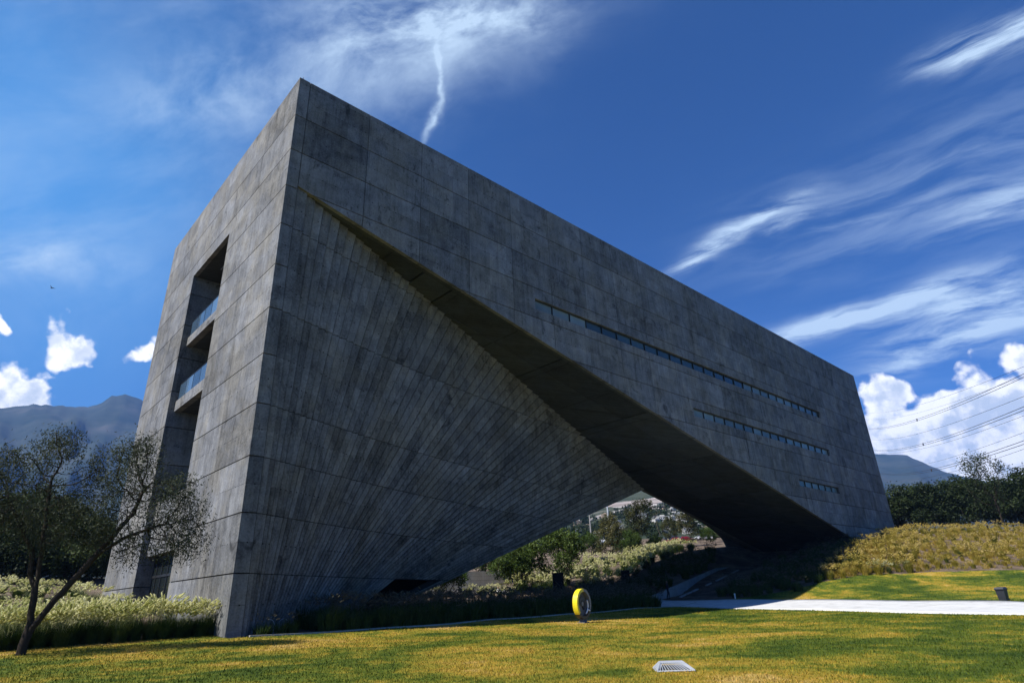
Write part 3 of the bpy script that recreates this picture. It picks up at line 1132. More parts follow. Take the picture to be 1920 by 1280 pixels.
def plumes(r, n, h, spread, base_r, length, rad, wind=(0.25, -0.1)):
    V, F = [], []
    for _ in range(n):
        a = r.uniform(0, 2 * math.pi)
        b = np.array([math.cos(a), math.sin(a), 0])
        ln = r.uniform(0.15, 1) * spread
        hh = h * r.uniform(0.8, 1.08)
        p0 = b * base_r * r.uniform(0, 1) + (0, 0, hh * 0.45)
        p1 = b * (base_r + ln * hh * 0.75) + (0, 0, hh * (1 - 0.25 * ln))
        dr = p1 - p0
        dr /= np.linalg.norm(dr)
        dr = dr + b * 0.5 + np.array([wind[0], wind[1], -0.05])
        dr /= np.linalg.norm(dr)
        L = length * r.uniform(0.7, 1.2)
        u = np.cross(dr, (0.3, 0.2, 1.0))
        u /= np.linalg.norm(u)
        v = np.cross(dr, u)
        k = len(V)
        V += [p0, p0 + u * 0.006, p1]
        F.append((k, k + 1, k + 2))
        k = len(V)
        bend = np.array([0, 0, -0.12 * L])
        rr = rad * r.uniform(0.8, 1.2)
        V.append(p1)
        for f_, q in ((0.3, 1.0), (0.7, 0.75)):
            c = p1 + dr * L * f_ + bend * f_ * f_
            for j in range(3):
                an = j * 2.094
                V.append(c + rr * q * (math.cos(an) * u + math.sin(an) * v))
        V.append(p1 + dr * L + bend)
        for j in range(3):
            j2 = (j + 1) % 3
            F += [(k, k + 1 + j2, k + 1 + j), (k + 1 + j, k + 1 + j2, k + 4 + j), (k + 1 + j2, k + 4 + j2, k + 4 + j), (k + 4 + j, k + 4 + j2, k + 7)]
        for _b in range(7):
            f_ = r.uniform(0.1, 0.9)
            an = r.uniform(0, 6.28)
            c = p1 + dr * L * f_ + bend * f_ * f_
            o_ = math.cos(an) * u + math.sin(an) * v
            k = len(V)
            V += [c - dr * 0.012, c + dr * 0.012, c + o_ * rr * 2.0 + dr * L * 0.14]
            F.append((k, k + 1, k + 2))
    return np.array(V), np.array(F)


def tuft_pair(seed, nb, npl, h, spread, mats, width=0.012, length=0.26, rad=0.022, base_r=0.22):
    r = np.random.default_rng(seed)
    V, F, _ = blades(r, nb, h * 0.85, spread, width, base_r)
    a = fast_mesh("fountain_grass", V, F, [mats[0]])
    V, F = plumes(r, npl, h, spread * 0.75, base_r, length, rad)
    return a, fast_mesh("plumes", V, F, [mats[1]])


NEAR = [tuft_pair(11 + k, 460, 62, 1.45, 0.50, (M_TUFT, M_PLUME), 0.016, 0.36, 0.034, 0.26) for k in range(4)]
MIDT = [tuft_pair(31 + k, 300, 40, 1.25, 0.72, (M_TUFT, M_PLUME), 0.026, 0.32, 0.042, 0.28) for k in range(4)]
M_SHP = leaf_mat("shade_darkened_plume", [(0.08, 0.075, 0.05), (0.13, 0.12, 0.085), (0.2, 0.19, 0.14)], 0.4, 3.0)  # plume colour darkened to paint in the shade under the arch
DRYT = [tuft_pair(51 + k, 260, 34, 1.25, 0.55, (M_DRYT, M_DRYP), 0.030, 0.28, 0.034, 0.25) for k in range(5)]
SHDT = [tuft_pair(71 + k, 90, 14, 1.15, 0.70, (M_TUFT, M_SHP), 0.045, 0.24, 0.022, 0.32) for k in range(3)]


def place_tuft(pair, x, y, s, label, group, name="fountain_grass", sz=None):
    o = link(name, pair[0], None, (x, y, gz(x, y) - 0.03))
    rz = random.uniform(0, 6.28) if pair not in NEAR else random.uniform(-0.5, 0.5)
    o.rotation_euler = (random.uniform(-.06, .06), random.uniform(-.06, .06), rz)
    o.scale = (s, s, (sz or s) * random.uniform(0.9, 1.1))
    tag(o, label, "ornamental grass", group, "thing")
    link("plumes", pair[1], o)
    return o


# front row beside the lawn, left of the building
r_ = random.Random(3)
row = resample([xy(-30, 1226), xy(60, 1219), xy(160, 1211), xy(270, 1203), xy(345, 1197), xy(392, 1193)], 16)
for k, (x, y) in enumerate(row):
    place_tuft(NEAR[k % 4], x + r_.uniform(-.12, .12), y + r_.uniform(-.15, .2), r_.uniform(0.92, 1.1),
               ORD[k] + " cream plumed clump from the left in the front grass row along the lawn edge",
               "fountain grass clumps in the front row by the lawn")
for k, (x, y) in enumerate((row[:-1] + row[1:]) / 2):
    place_tuft(NEAR[(k + 2) % 4], x + r_.uniform(-.1, .1), y + r_.uniform(.35, .6), r_.uniform(0.8, 0.95),
               "cream plumed grass clump of the second row, filling a gap behind the front row", "fountain grass clumps of the second row")
n_left = 0
tries = 0
placed = []
while n_left < 80 and tries < 5000:
    tries += 1
    u, dd = r_.uniform(-120, 300), 29 + 42 * r_.random() ** 1.4
    q = atd(u, 1100, dd)
    x, y = q[0], q[1]
    if x > -0.9 or y < row[0][1] + 1.0 or (y < 3 and x > -2.5):
        continue
    sp_ = 1.05 if y < 14 else 1.3
    if any((x - a) ** 2 + (y - b) ** 2 < sp_ ** 2 for a, b in placed):
        continue
    placed.append((x, y))
    n_left += 1
    place_tuft(MIDT[n_left % 4] if y > 6 else NEAR[n_left % 4], x, y, r_.uniform(0.7, 1.05),
               "cream plumed grass clump on the sunny slope behind the front row left of the building",
               "fountain grass clumps on the left slope")

# shaded beds under the arch: one dark mass nobody could count
SH = ([], [])


def mass_tuft(x, y, sc):
    a = random.uniform(0, 6.28)
    z = gz(x, y) - 0.03
    R3 = np.array([[math.cos(a), -math.sin(a), 0], [math.sin(a), math.cos(a), 0], [0, 0, random.uniform(.9, 1.15)]]) * sc
    for q, me in enumerate(random.choice(SHDT)):
        n = len(me.vertices)
        V = np.empty(n * 3, np.float32)
        me.vertices.foreach_get("co", V)
        SH[q].append((V.reshape(-1, 3) @ R3.T + (x, y, z)))


KL = np.array([(44, 5.4), (47.9, 6.8), (61, 9.6), (70.4, 11.84), (80, 13.5)])
PL = np.array([(40, 7.2), (44.47, 8.3), (69.1, 14.25), (80, 14.6)])


def on_ramp(x, y):
    return 39 < x < 82 and np.interp(x, KL[:, 0], KL[:, 1]) - 3.4 < y < np.interp(x, PL[:, 0], PL[:, 1]) + 0.7


kp = resample(KERB, 80)
for k in range(79):
    for row_k in range(4):
        if r_.random() < 0.08:
            continue
        x, y = kp[k][0] + r_.uniform(-.3, .3), kp[k][1] + 0.6 + 1.25 * row_k + r_.uniform(-.3, .3)
        if y > 0.15 and x < 0.8 + XB * (y / 14.05) + 0.5:
            continue
        if 3.6 < x < 4.9 or x > 39.5:
            continue
        mass_tuft(x, y, r_.uniform(1.15, 1.55) if x > 5 else r_.uniform(.75, 1.0))
for k in range(170):
    x, y = r_.uniform(14, 50), r_.uniform(6, 23)
    if x < 0.8 + XB * (y / 14.05) + 2 or on_ramp(x, y):
        continue
    mass_tuft(x, y, r_.uniform(1.1, 1.5))
for k in range(260):      # shaded slope right of the ramp
    u = r_.uniform(1300, 1610)
    v = r_.uniform(np.interp(u, [1300, 1400, 1600], [1104, 1062, 1012]), np.interp(u, [1300, 1480, 1540, 1610], [1120, 1118, 1092, 1050]))
    p = on_ground(u, v, 45)
    if p[1] > 12 or on_ramp(p[0], p[1]):
        continue
    mass_tuft(p[0], p[1], r_.uniform(0.9, 1.35))
for k in range(240):      # shaded slope left of the ramp
    u = r_.uniform(1090, 1340)
    v = r_.uniform(np.interp(u, [1090, 1200, 1270, 1340], [1112, 1092, 1042, 1032]), np.interp(u, [1090, 1220, 1340], [1130, 1118, 1062]))
    p = on_ground(u, v, 55)
    if p[1] > 25 or on_ramp(p[0], p[1]):
        continue
    mass_tuft(p[0], p[1], r_.uniform(1.0, 1.4))
me_list = {0: [], 1: []}
shg = None
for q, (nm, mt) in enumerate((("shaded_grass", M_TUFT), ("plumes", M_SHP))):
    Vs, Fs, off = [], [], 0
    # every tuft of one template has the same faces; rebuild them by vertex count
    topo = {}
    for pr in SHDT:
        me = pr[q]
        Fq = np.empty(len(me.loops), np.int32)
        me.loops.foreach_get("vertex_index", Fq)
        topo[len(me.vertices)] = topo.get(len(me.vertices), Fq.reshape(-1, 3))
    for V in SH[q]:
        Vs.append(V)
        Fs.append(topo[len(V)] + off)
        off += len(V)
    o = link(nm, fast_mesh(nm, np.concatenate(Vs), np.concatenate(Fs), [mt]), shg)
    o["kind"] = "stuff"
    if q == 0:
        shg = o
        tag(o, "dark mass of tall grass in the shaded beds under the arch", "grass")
# sunny bank behind the building, seen through the arch
placed = []
tries = 0
while len(placed) < 150 and tries < 9000:
    tries += 1
    u = r_.uniform(735, 1300)
    if u < 960:
        v = r_.uniform(1104, 1120)
        dmin = 62
    else:
        lo = np.interp(u, [960, 1060, 1120, 1180, 1240, 1300], [1100, 1072, 1054, 1047, 1035, 1028])
        hi = np.interp(u, [960, 1060, 1120, 1180, 1240, 1300], [1116, 1112, 1108, 1096, 1060, 1034])
        v = r_.uniform(lo, hi)
        dmin = 62
    p = on_ground(u, v, dmin, 170)
    if p[1] < 25 or math.hypot(p[0] - CAM[0], p[1] - CAM[1]) > 150:
        continue
    if any((p[0] - a) ** 2 + (p[1] - b) ** 2 < 1.3 ** 2 for a, b in placed):
        continue
    placed.append((p[0], p[1]))
    place_tuft(MIDT[len(placed) % 4], p[0], p[1], r_.uniform(1.15, 1.75) * (1.0 if u > 960 else 0.62),
               "sunlit cream plumed fountain grass clump on the bank seen through the arch",
               "fountain grass clumps on the bank behind the arch")
# dry bank on the right
placed = []
tries = 0
while len(placed) < 290 and tries < 12000:
    tries += 1
    u = r_.uniform(1545, 1975)
    lo = np.interp(u, [1545, 1600, 1660, 1720, 1975], [1076, 1042, 1006, 1000, 986])
    hi = np.interp(u, [1545, 1600, 1700, 1800, 1975], [1088, 1082, 1074, 1066, 1062])
    v = r_.uniform(lo, hi)
    p = on_ground(u, v, 55, 150)
    if p[1] > -2.2 and p[0] < 99.5:
        continue
    gap = 1.0 if u < 1720 else 1.35
    if any((p[0] - a) ** 2 + (p[1] - b) ** 2 < gap ** 2 for a, b in placed):
        continue
    placed.append((p[0], p[1]))
    place_tuft(DRYT[len(placed) % 5], p[0], p[1], r_.uniform(0.75, 1.25) if u < 1720 else r_.uniform(0.6, 1.1),
               "yellowing dry grass clump on the sunny bank right of the building",
               "dry grass clumps on the right bank", name="dry_grass")
for u, v, s in ((1640, 1074, 1.0), (1655, 1073, 1.1), (1668, 1075, 0.9), (1700, 1068, 0.9)):
    p = on_ground(u, v)
    place_tuft(NEAR[int(u) % 4], p[0], p[1], s * 0.75, "low dark green clump at the foot of the dry grass bank", "green clumps at the bank foot")

# low dry cover between the clumps of the bank
CV = []
CF = []
off = 0
rc_ = np.random.default_rng(77)
tpl = [blades(np.random.default_rng(700 + k), 34, 0.5, 0.9, 0.03, 0.3)[:2] for k in range(4)]
for k in range(620):
    u = r_.uniform(1545, 1990)
    lo = np.interp(u, [1545, 1600, 1660, 1720, 1990], [1076, 1042, 1006, 1000, 986])
    hi = np.interp(u, [1545, 1600, 1700, 1800, 1990], [1088, 1081, 1074, 1068, 1064])
    p = on_ground(u, r_.uniform(lo, hi), 55, 150)
    if p[1] > -2.0 and p[0] < 99.5:
        continue
    V_, F_ = tpl[k % 4]
    a = r_.uniform(0, 6.28)
    sc = r_.uniform(0.6, 1.5)
    Rz = np.array([[math.cos(a), -math.sin(a), 0], [math.sin(a), math.cos(a), 0], [0, 0, r_.uniform(.6, 1.2)]]) * sc
    CV.append(V_ @ Rz.T + p)
    CF.append(F_ + off)
    off += len(V_)
o = link("dry_cover", fast_mesh("dry_cover", np.concatenate(CV), np.concatenate(CF), [M_DRYT]))
tag(o, "thin low dry grass covering the soil between the clumps of the right bank", "grass", kind="stuff")

# lawn blades: short, in the sunny lawn near the camera
M_LAWNB = M_LAWN.copy()
tb_ = NT(M_LAWNB.node_tree)
bsb = M_LAWNB.node_tree.nodes["Principled BSDF"]
src = bsb.inputs["Base Color"].links[0].from_socket
isl = tb_.n("ShaderNodeNewGeometry").outputs["Random Per Island"]
tb_.lk(tb_.mix(1.0, src, tb_.ramp(isl, [(0.0, (0.45, 0.62, 0.5)), (0.45, (1.0, 1.0, 1.0)), (0.85, (1.35, 1.2, 1.1)), (1.0, (1.9, 1.7, 2.2))]), "MULTIPLY"), bsb.inputs["Base Color"])
nb = 430000
dd = np.where(rng.random(nb) < 0.26, rng.uniform(50, 92, nb), 6.5 + 55 * rng.random(nb) ** 2.0)
uu = rng.uniform(-60, 1980, nb)
d0 = np.stack([RX * ((q - 960) / F_PX) + FX for q in (0,)])
az0 = math.atan2(*(ray(-80, 1150)[[1, 0]]))
az1 = math.atan2(*(ray(2000, 1150)[[1, 0]]))
aa = rng.uniform(min(az0, az1), max(az0, az1), nb)
bx, by = CAM[0] + np.cos(aa) * dd, CAM[1] + np.sin(aa) * dd
pp = PX[:, 0].tolist() + PX[::-1, -1].tolist()
ok = inside(LAWN, bx, by) & ~inside([tuple(q) for q in pp], bx, by)
ok &= np.hypot(bx - atz(1265, 1252, -.3)[0], by - atz(1265, 1252, -.3)[1]) > 0.55
bx, by, dd = bx[ok], by[ok], dd[ok]
n = len(bx)
bz = ground_z(bx, by) + 0.055
a1 = rng.uniform(0, 6.28, n)
ln = rng.uniform(0.02, 0.055, n) * (1 + dd / 60)
wd = 0.004 + dd * 0.00035
sx_, sy_ = np.cos(a1) * wd, np.sin(a1) * wd
tx, ty = rng.normal(0, 0.022, n), rng.normal(0, 0.022, n)
V = np.stack([np.stack([bx - sx_, by - sy_, bz], -1), np.stack([bx + sx_, by + sy_, bz], -1), np.stack([bx + tx, by + ty, bz + ln], -1)], 1).reshape(-1, 3)
gr = link("grass", fast_mesh("grass", V, np.arange(3 * n).reshape(-1, 3), [M_LAWNB]))
tag(gr, "short mown green and straw coloured grass blades of the lawn", "grass", kind="stuff")


# ------------------------------------------------------------------ trees
def colonize(A, nodes, parents, D, di, dk, iters=120, r=None):
    A = A.copy()
    N = [np.array(p) for p in nodes]
    Pn = list(parents)
    for _ in range(iters):
        if len(A) == 0:
            break
        NN = np.array(N)
        d = np.linalg.norm(A[:, None] - NN[None], axis=2)
        j = d.argmin(1)
        dm = d[np.arange(len(A)), j]
        act = dm < di
        grown = 0
        for q in np.unique(j[act]):
            sel = (j == q) & act
            v = (A[sel] - NN[q])
            v = (v / (np.linalg.norm(v, axis=1)[:, None] + 1e-9)).mean(0)
            v = v + r.normal(0, 0.18, 3)
            L = np.linalg.norm(v)
            if L < 1e-3:
                continue
            N.append(NN[q] + v / L * D)
            Pn.append(int(q))
            grown += 1
        if not grown:
            break
        NN = np.array(N)
        d = np.linalg.norm(A[:, None] - NN[None], axis=2).min(1)
        A = A[d > dk]
    return np.array(N), np.array(Pn)


def tree_meshes(seed, ell, trunk_paths, D, n_att, leaf, per, mats, r_tip=0.012, r_max=0.22, expo=2.4, droop=0.0, clump=0.35, leaf_from=3, kill=2.0, sides=6):
    """ell: list of (centre, radii, weight). trunk_paths: list of polylines, later ones start on an earlier point."""
    r = np.random.default_rng(seed)
    A = []
    tot = sum(e[2] for e in ell)
    for c, rad, wt in ell:
        m = int(n_att * wt / tot)
        q = r.normal(size=(m, 3))
        q /= np.linalg.norm(q, axis=1)[:, None]
        q *= (r.uniform(0.12, 1, m) ** 0.42)[:, None]
        A.append(np.array(c) + q * np.array(rad))
    A = np.concatenate(A)
    nodes, par = [], []
    for path in trunk_paths:
        p = np.array(path, float)
        start = None
        if nodes:
            dd = np.linalg.norm(np.array(nodes) - p[0], axis=1)
            start = int(dd.argmin())
        prev = start
        seglen = np.linalg.norm(np.diff(p, axis=0), axis=1)
        for k in range(len(p) - 1):
            m = max(1, int(round(seglen[k] / D)))
            for s in range(m):
                if prev is not None and k == 0 and s == 0 and start is not None:
                    continue
                nodes.append(p[k] + (p[k + 1] - p[k]) * s / m + r.normal(0, 0.012, 3))
                par.append(-1 if prev is None else prev)
                prev = len(nodes) - 1
        nodes.append(p[-1])
        par.append(prev)
        prev = len(nodes) - 1
    N, Pn = colonize(A, nodes, par, D, D * 9, D * kill, r=r)
    n = len(N)
    kids = np.zeros(n)
    rad = np.zeros(n)
    acc = np.zeros(n)
    depth = np.zeros(n)
    for i in range(n - 1, -1, -1):
        rad[i] = acc[i] ** (1 / expo) if acc[i] > 0 else r_tip
        if Pn[i] >= 0:
            acc[Pn[i]] += rad[i] ** expo
            depth[Pn[i]] = max(depth[Pn[i]], depth[i] + 1)
    rad *= min(1.0, r_max / rad.max()) if rad.max() > r_max else 1.0
    rad = np.maximum(rad, r_tip * 0.7)
    # droop of outer twigs
    if droop:
        base = N[0, 2]
        k = np.exp(-depth / 4.0)
        N[:, 2] -= droop * k * r.uniform(0.3, 1, n)
    e = np.where(Pn >= 0)[0]
    p1, p0 = N[e], N[Pn[e]]
    r1, r0 = rad[e], np.minimum(rad[Pn[e]], rad[e] * 1.8)
    dv = p1 - p0
    dv /= np.linalg.norm(dv, axis=1)[:, None] + 1e-9
    ref = np.where(np.abs(dv[:, 2:3]) < 0.9, np.array([[0, 0, 1.0]]), np.array([[1.0, 0, 0]]))
    u = np.cross(dv, ref)
    u /= np.linalg.norm(u, axis=1)[:, None]
    v = np.cross(dv, u)
    S = sides
    rings = []
    p1e = p1 + dv * (r1 * 0.35)[:, None]
    for P_, R__ in ((p0, r0), (p1e, r1)):
        for k in range(S):
            a = 2 * math.pi * k / S
            rings.append(P_ + R__[:, None] * (math.cos(a) * u + math.sin(a) * v))
    V = np.stack(rings, 1).reshape(-1, 3)
    o = np.arange(len(e))[:, None] * 2 * S
    F = np.concatenate([o + np.array([[k, (k + 1) % S, S + (k + 1) % S, S + k]]) for k in range(S)])
    trunk = fast_mesh("trunk", V, F, [mats[0]], smooth=True)
    tips = np.where(depth <= leaf_from)[0]
    tips = tips[[Pn[q] >= 0 for q in tips]]
    c = np.repeat(N[tips], per, 0)
    m = len(c)
    c = c + r.normal(0, clump * 0.5, (m, 3))
    c[:, 2] -= np.abs(r.normal(0, clump * 0.25, m)) * (1 if droop else 0.3)
    q1 = r.normal(size=(m, 3))
    if droop:
        q1[:, 2] -= 0.9
    q1 /= np.linalg.norm(q1, axis=1)[:, None]
    q2 = np.cross(q1, r.normal(size=(m, 3)))
    q2 /= np.linalg.norm(q2, axis=1)[:, None]
    s = r.uniform(0.6, 1.25, m)[:, None]
    l1, l2 = leaf
    V = np.stack([c - q1 * l1 * s * .5, c + q2 * l2 * s * .5, c + q1 * l1 * s * .5, c - q2 * l2 * s * .5], 1).reshape(-1, 3)
    crown = fast_mesh("crown", V, np.arange(4 * m).reshape(-1, 4), [mats[1]])
    return trunk, crown


M_BARK = plain("dark_bark", (0.035, 0.028, 0.022), 0.9, 0.1, 0.4, 6.0)
M_BARK2 = plain("grey_bark", (0.11, 0.09, 0.07), 0.9, 0.1, 0.3, 6.0)
L_MESQ = leaf_mat("mesquite_leaf", [(0.022, 0.028, 0.015), (0.040, 0.050, 0.027), (0.075, 0.088, 0.05)], 0.25, 1.2)
L_DARK = leaf_mat("dark_leaf", [(0.012, 0.021, 0.008), (0.026, 0.042, 0.013), (0.06, 0.085, 0.024)], 0.25, 0.5)
L_GREEN = leaf_mat("green_leaf", [(0.028, 0.055, 0.010), (0.055, 0.095, 0.018), (0.10, 0.14, 0.03)], 0.35, 0.6)
L_BROWN = leaf_mat("bronze_leaf", [(0.036, 0.044, 0.016), (0.072, 0.078, 0.028), (0.15, 0.135, 0.05)], 0.35, 0.6)


def put_tree(name, pair, x, y, s, rz, label, group=None, sz=None, z=None):
    e = empty(name, (x, y, (gz(x, y) if z is None else z) - 0.05), rz)
    e.scale = (s, s, sz or s)
    tag(e, label, "tree", group)
    link("trunk", pair[0], e)
    link("crown", pair[1], e)
    return e


# the big tree on the left
tb = on_ground(40, 1231)
TD = math.hypot(tb[0] - CAM[0], tb[1] - CAM[1])
hR = np.array([RX[0], RX[1], 0]) / math.hypot(RX[0], RX[1])
fv = np.array([tb[0] - CAM[0], tb[1] - CAM[1], 0]) / TD
hr = np.array([fv[1], -fv[0], 0])


def tp(u, v, off=0.0):
    return atd(u, v, TD + off) - tb


def ell_px(u, v, ru, rv, rd, wt, off=0.0):
    c = tp(u, v, off)
    a = np.linalg.norm(tp(u + ru, v, off) - c)
    b = np.linalg.norm(tp(u, v - rv, off) - c)
    return (c, (a * 0.92 + rd * 0.0, rd, b), wt)


ells = [ell_px(20, 900, 120, 80, 2.0, 1.1), ell_px(115, 830, 55, 36, 1.2, 0.55), ell_px(90, 950, 95, 70, 2.0, 0.7), ell_px(-60, 960, 90, 70, 2.0, 0.6),
        ell_px(235, 880, 78, 66, 1.6, 1.2, -0.6), ell_px(312, 930, 78, 58, 1.6, 1.3, -0.9), ell_px(338, 1000, 58, 42, 1.2, 0.8, -0.9),
        ell_px(190, 960, 80, 60, 1.6, 0.55, -0.4), ell_px(270, 830, 34, 34, 0.9, 0.28, -0.6), ell_px(262, 1015, 45, 28, 0.9, 0.25, -0.6)]
tpaths = [[tp(34, 1234), tp(48, 1195), tp(58, 1160), tp(66, 1110), tp(74, 1060), tp(84, 1000), tp(88, 955), tp(96, 900)],
          [tp(50, 1190), tp(70, 1163, -.1), tp(100, 1125, -.2), tp(140, 1082, -.4), tp(178, 1040, -.5), tp(215, 1000, -.6), tp(250, 960, -.7), tp(270, 915, -.7)],
          [tp(66, 1110), tp(58, 1070, .2), tp(60, 1030, .3), tp(40, 980, .4), tp(15, 930, .4)],
          [tp(178, 1040, -.5), tp(235, 1005, -.8), tp(290, 985, -.9)]]
mq = tree_meshes(5, ells, tpaths, 0.20, 2300, (0.135, 0.036), 40, (M_BARK, L_MESQ), r_tip=0.009, r_max=0.30, expo=2.0, droop=0.28, clump=0.46, leaf_from=4, kill=1.7)
e = empty("mesquite_tree", tuple(tb - np.array((0, 0, .05))))
tag(e, "large feathery tree with two dark leaning trunks at the lawn edge left of the building", "tree")
link("trunk", mq[0], e)
link("crown", mq[1], e)


def std_tree(seed, h, wd, trunk_h, leaf, per, mats, n_att=260, multi=1, D=0.42, lobes=7, clump=0.6, tall=1.0, r_max=0.2, droop=0.0):
    r = np.random.default_rng(seed)
    ell = []
    ch = h - trunk_h
    for k in range(lobes):
        a = r.uniform(0, 6.28)
        q = r.uniform(0.15, 0.62)
        zz = trunk_h + ch * r.uniform(0.25, 0.85)
        s = r.uniform(0.26, 0.45)
        ell.append(((math.cos(a) * wd / 2 * q, math.sin(a) * wd / 2 * q, zz), (wd * s * .8, wd * s * .8, min(ch * s, wd * s * tall)), 1.0))
    ell.append(((0, 0, trunk_h + ch * .52), (wd * .30, wd * .30, ch * .47), 1.0))
    paths = []
    for k in range(multi):
        a = r.uniform(0, 6.28)
        f = 0.0 if multi == 1 else 0.12 * wd
        p = [(0, 0, -.2)] if k == 0 else [(0, 0, 0.2)]
        p += [(math.cos(a) * f * .6 + r.normal(0, .06), math.sin(a) * f * .6 + r.normal(0, .06), trunk_h * .55), (math.cos(a) * f, math.sin(a) * f, trunk_h * 1.15)]
        paths.append(p)
    return tree_meshes(seed + 100, ell, paths, D, n_att, leaf, per, mats, r_tip=0.016, r_max=r_max, clump=clump, leaf_from=3, kill=1.6, sides=5, droop=droop)


EVG = [std_tree(200 + k, 9.5, 7.5, 0.5, (0.42, 0.20), 46, (M_BARK, L_DARK), n_att=520, lobes=13, clump=0.9) for k in range(3)]
BSH = [std_tree(220 + k, 4.8, 6.4, 1.1, (0.24, 0.12), 70, (M_BARK, L_GREEN), n_att=520, multi=3, lobes=9, clump=0.5, D=0.34, r_max=.13) for k in range(2)]
ASH = [std_tree(240 + k, 8.0, 4.6, 1.7, (0.27, 0.14), 52, (M_BARK, L_BROWN), n_att=520, lobes=10, clump=0.5, tall=1.3, r_max=.14) for k in range(3)]
THN = std_tree(260, 9.0, 3.2, 1.2, (0.16, 0.07), 4, (M_BARK2, L_BROWN), n_att=220, lobes=6, clump=0.4, tall=1.6, r_max=.12)
AIRY = std_tree(270, 10.0, 6.5, 2.0, (0.26, 0.10), 26, (M_BARK, L_DARK), n_att=460, lobes=9, clump=0.6)
COLM = std_tree(280, 9.0, 1.9, 0.8, (0.28, 0.12), 26, (M_BARK, L_DARK), n_att=130, lobes=6, clump=0.4, tall=2.5)

DSH = std_tree(290, 4.2, 6.0, 0.2, (0.34, 0.18), 40, (M_BARK, L_DARK), n_att=300, lobes=9, clump=0.8)
# dark grove on the left
for k, (u, d_, s) in enumerate(((-60, 86, 1.15), (18, 82, 1.05), (75, 88, 1.1), (128, 84, 0.95), (170, 92, 1.0), (45, 98, 1.35), (205, 101, 1.05), (-20, 104, 1.3))):
    p = atd(u, 1090, d_)
    put_tree("evergreen_tree", EVG[k % 3], p[0], p[1], s, k * 1.7, "dense dark tree in the grove behind the fountain grass on the far left", "trees of the dark grove on the left", sz=s * 0.72)
for k, (u, d_) in enumerate(((-20, 80), (30, 79), (72, 82), (118, 80), (158, 84), (190, 88))):
    p = atd(u, 1090, d_)
    put_tree("shrub", DSH, p[0], p[1], 1.0, k * 1.3, "dark shrub at the foot of the grove behind the left grass slope", "dark shrubs under the left grove", sz=0.85)
# row at the top of the right bank
RLAB = ["dark tree of the right row half hidden behind the building's end"] + [o_ + " dark tree right of the building in the row above the dry bank" for o_ in ("first", "second", "third", "fourth", "fifth", "sixth")] + [
    "dark row tree at the very right edge of the picture", "dark row tree just beyond the right edge", "dark row tree directly behind the tall airy tree"]
for k, (u, d_, s) in enumerate(((1652, 150, 0.95), (1690, 140, 1.02), (1722, 146, 1.0), (1757, 138, 1.03), (1790, 146, 1.0), (1822, 138, 0.98), (1856, 144, 1.0), (1935, 138, 1.08), (1975, 142, 1.1), (1905, 150, 1.05))):
    p = atd(u, 1000, d_)
    put_tree("evergreen_tree", EVG[k % 3], p[0], p[1], s * 1.12, k * 2.1, RLAB[k], "trees of the row on the right", sz=s * (0.84 if u < 1770 else 0.90))
p = atd(1888, 1000, 124)
put_tree("airy_tree", AIRY, p[0], p[1], 1.28, 0.4, "taller open branched tree rising above the dark row at the right edge", None)
# trees seen through the arch


def arch_tree(name, pair, u, v, d_, s, rz, label, sz=None, group=None):
    p = atd(u, v, d_)
    put_tree(name, pair, p[0], p[1], s, rz, label, group, sz)


arch_tree("bushy_tree", BSH[0], 1035, 1095, 92, 1.62, 0.3, "broad green bushy tree left of the ring sculpture seen through the arch", 1.5)
arch_tree("bushy_tree", BSH[1], 968, 1100, 90, 1.15, 1.9, "smaller yellow green multi stemmed tree beside the end of the low concrete wall")
arch_tree("bushy_tree", BSH[0], 905, 1085, 108, 1.5, 2.6, "green bushy tree behind the low concrete wall seen through the arch")
arch_tree("small_tree", BSH[1], 838, 1112, 88, 0.98, 0.8, "small forked dark tree in front of the low concrete wall")
arch_tree("small_tree", BSH[0], 802, 1114, 86, 0.8, 4.0, "small thin stemmed tree next to the arch's lower left edge")
arch_tree("bronze_tree", ASH[0], 1150, 1062, 118, 1.2, 0.5, "bronze leaved tree with forked trunk among pale grasses on the bank", 1.02)
arch_tree("bronze_tree", ASH[1], 1203, 1045, 132, 1.45, 1.2, "tallest bronze leaved tree below the tip of the arch opening", 1.24)
arch_tree("bronze_tree", ASH[2], 1298, 1030, 150, 1.25, 2.2, "rounded golden leaved tree on the right in the arch opening", 1.05)
arch_tree("bronze_tree", ASH[1], 1262, 1034, 142, 0.82, 2.9, "round leaved tree left of the golden tree, before the parked red cars", 0.8)
arch_tree("bushy_tree", BSH[1], 1178, 1050, 126, 0.95, 3.3, "low green tree between the forked and the tallest bronze trees")
arch_tree("bushy_tree", BSH[0], 1330, 1030, 152, 0.75, 1.3, "low green tree beside the white car near the right corner of the opening")
arch_tree("thin_tree", THN, 1238, 1030, 150, 1.15, 0.0, "nearly bare thin tree between the two bronze leaved trees")
arch_tree("bronze_tree", ASH[0], 1342, 1022, 165, 0.62, 3.0, "small dark tree at the right corner of the arch opening")
arch_tree("bronze_tree", ASH[1], 1362, 1020, 172, 0.6, 1.0, "small dark tree last on the right before the pale post under the arch")
arch_tree("bushy_tree", BSH[1], 1232, 1042, 134, 0.62, 2.0, "low dark green tree between bronze trees and the parked red car")
arch_tree("bushy_tree", BSH[0], 1105, 1060, 128, 1.0, 1.0, "dark tree right behind the broad green bushy tree")
for k, u in enumerate((1052, 1062, 1071, 1079, 1086, 1094, 1101, 1112, 1121)):
    p = atd(u, 1010, 230 + (k % 3) * 12)
    put_tree("columnar_tree", COLM, p[0], p[1], 1.0, k, "slim dark columnar tree in the far row under the arch", "columnar trees in the far row", sz=1.15 + 0.12 * (k % 3), z=gz(p[0], p[1]))

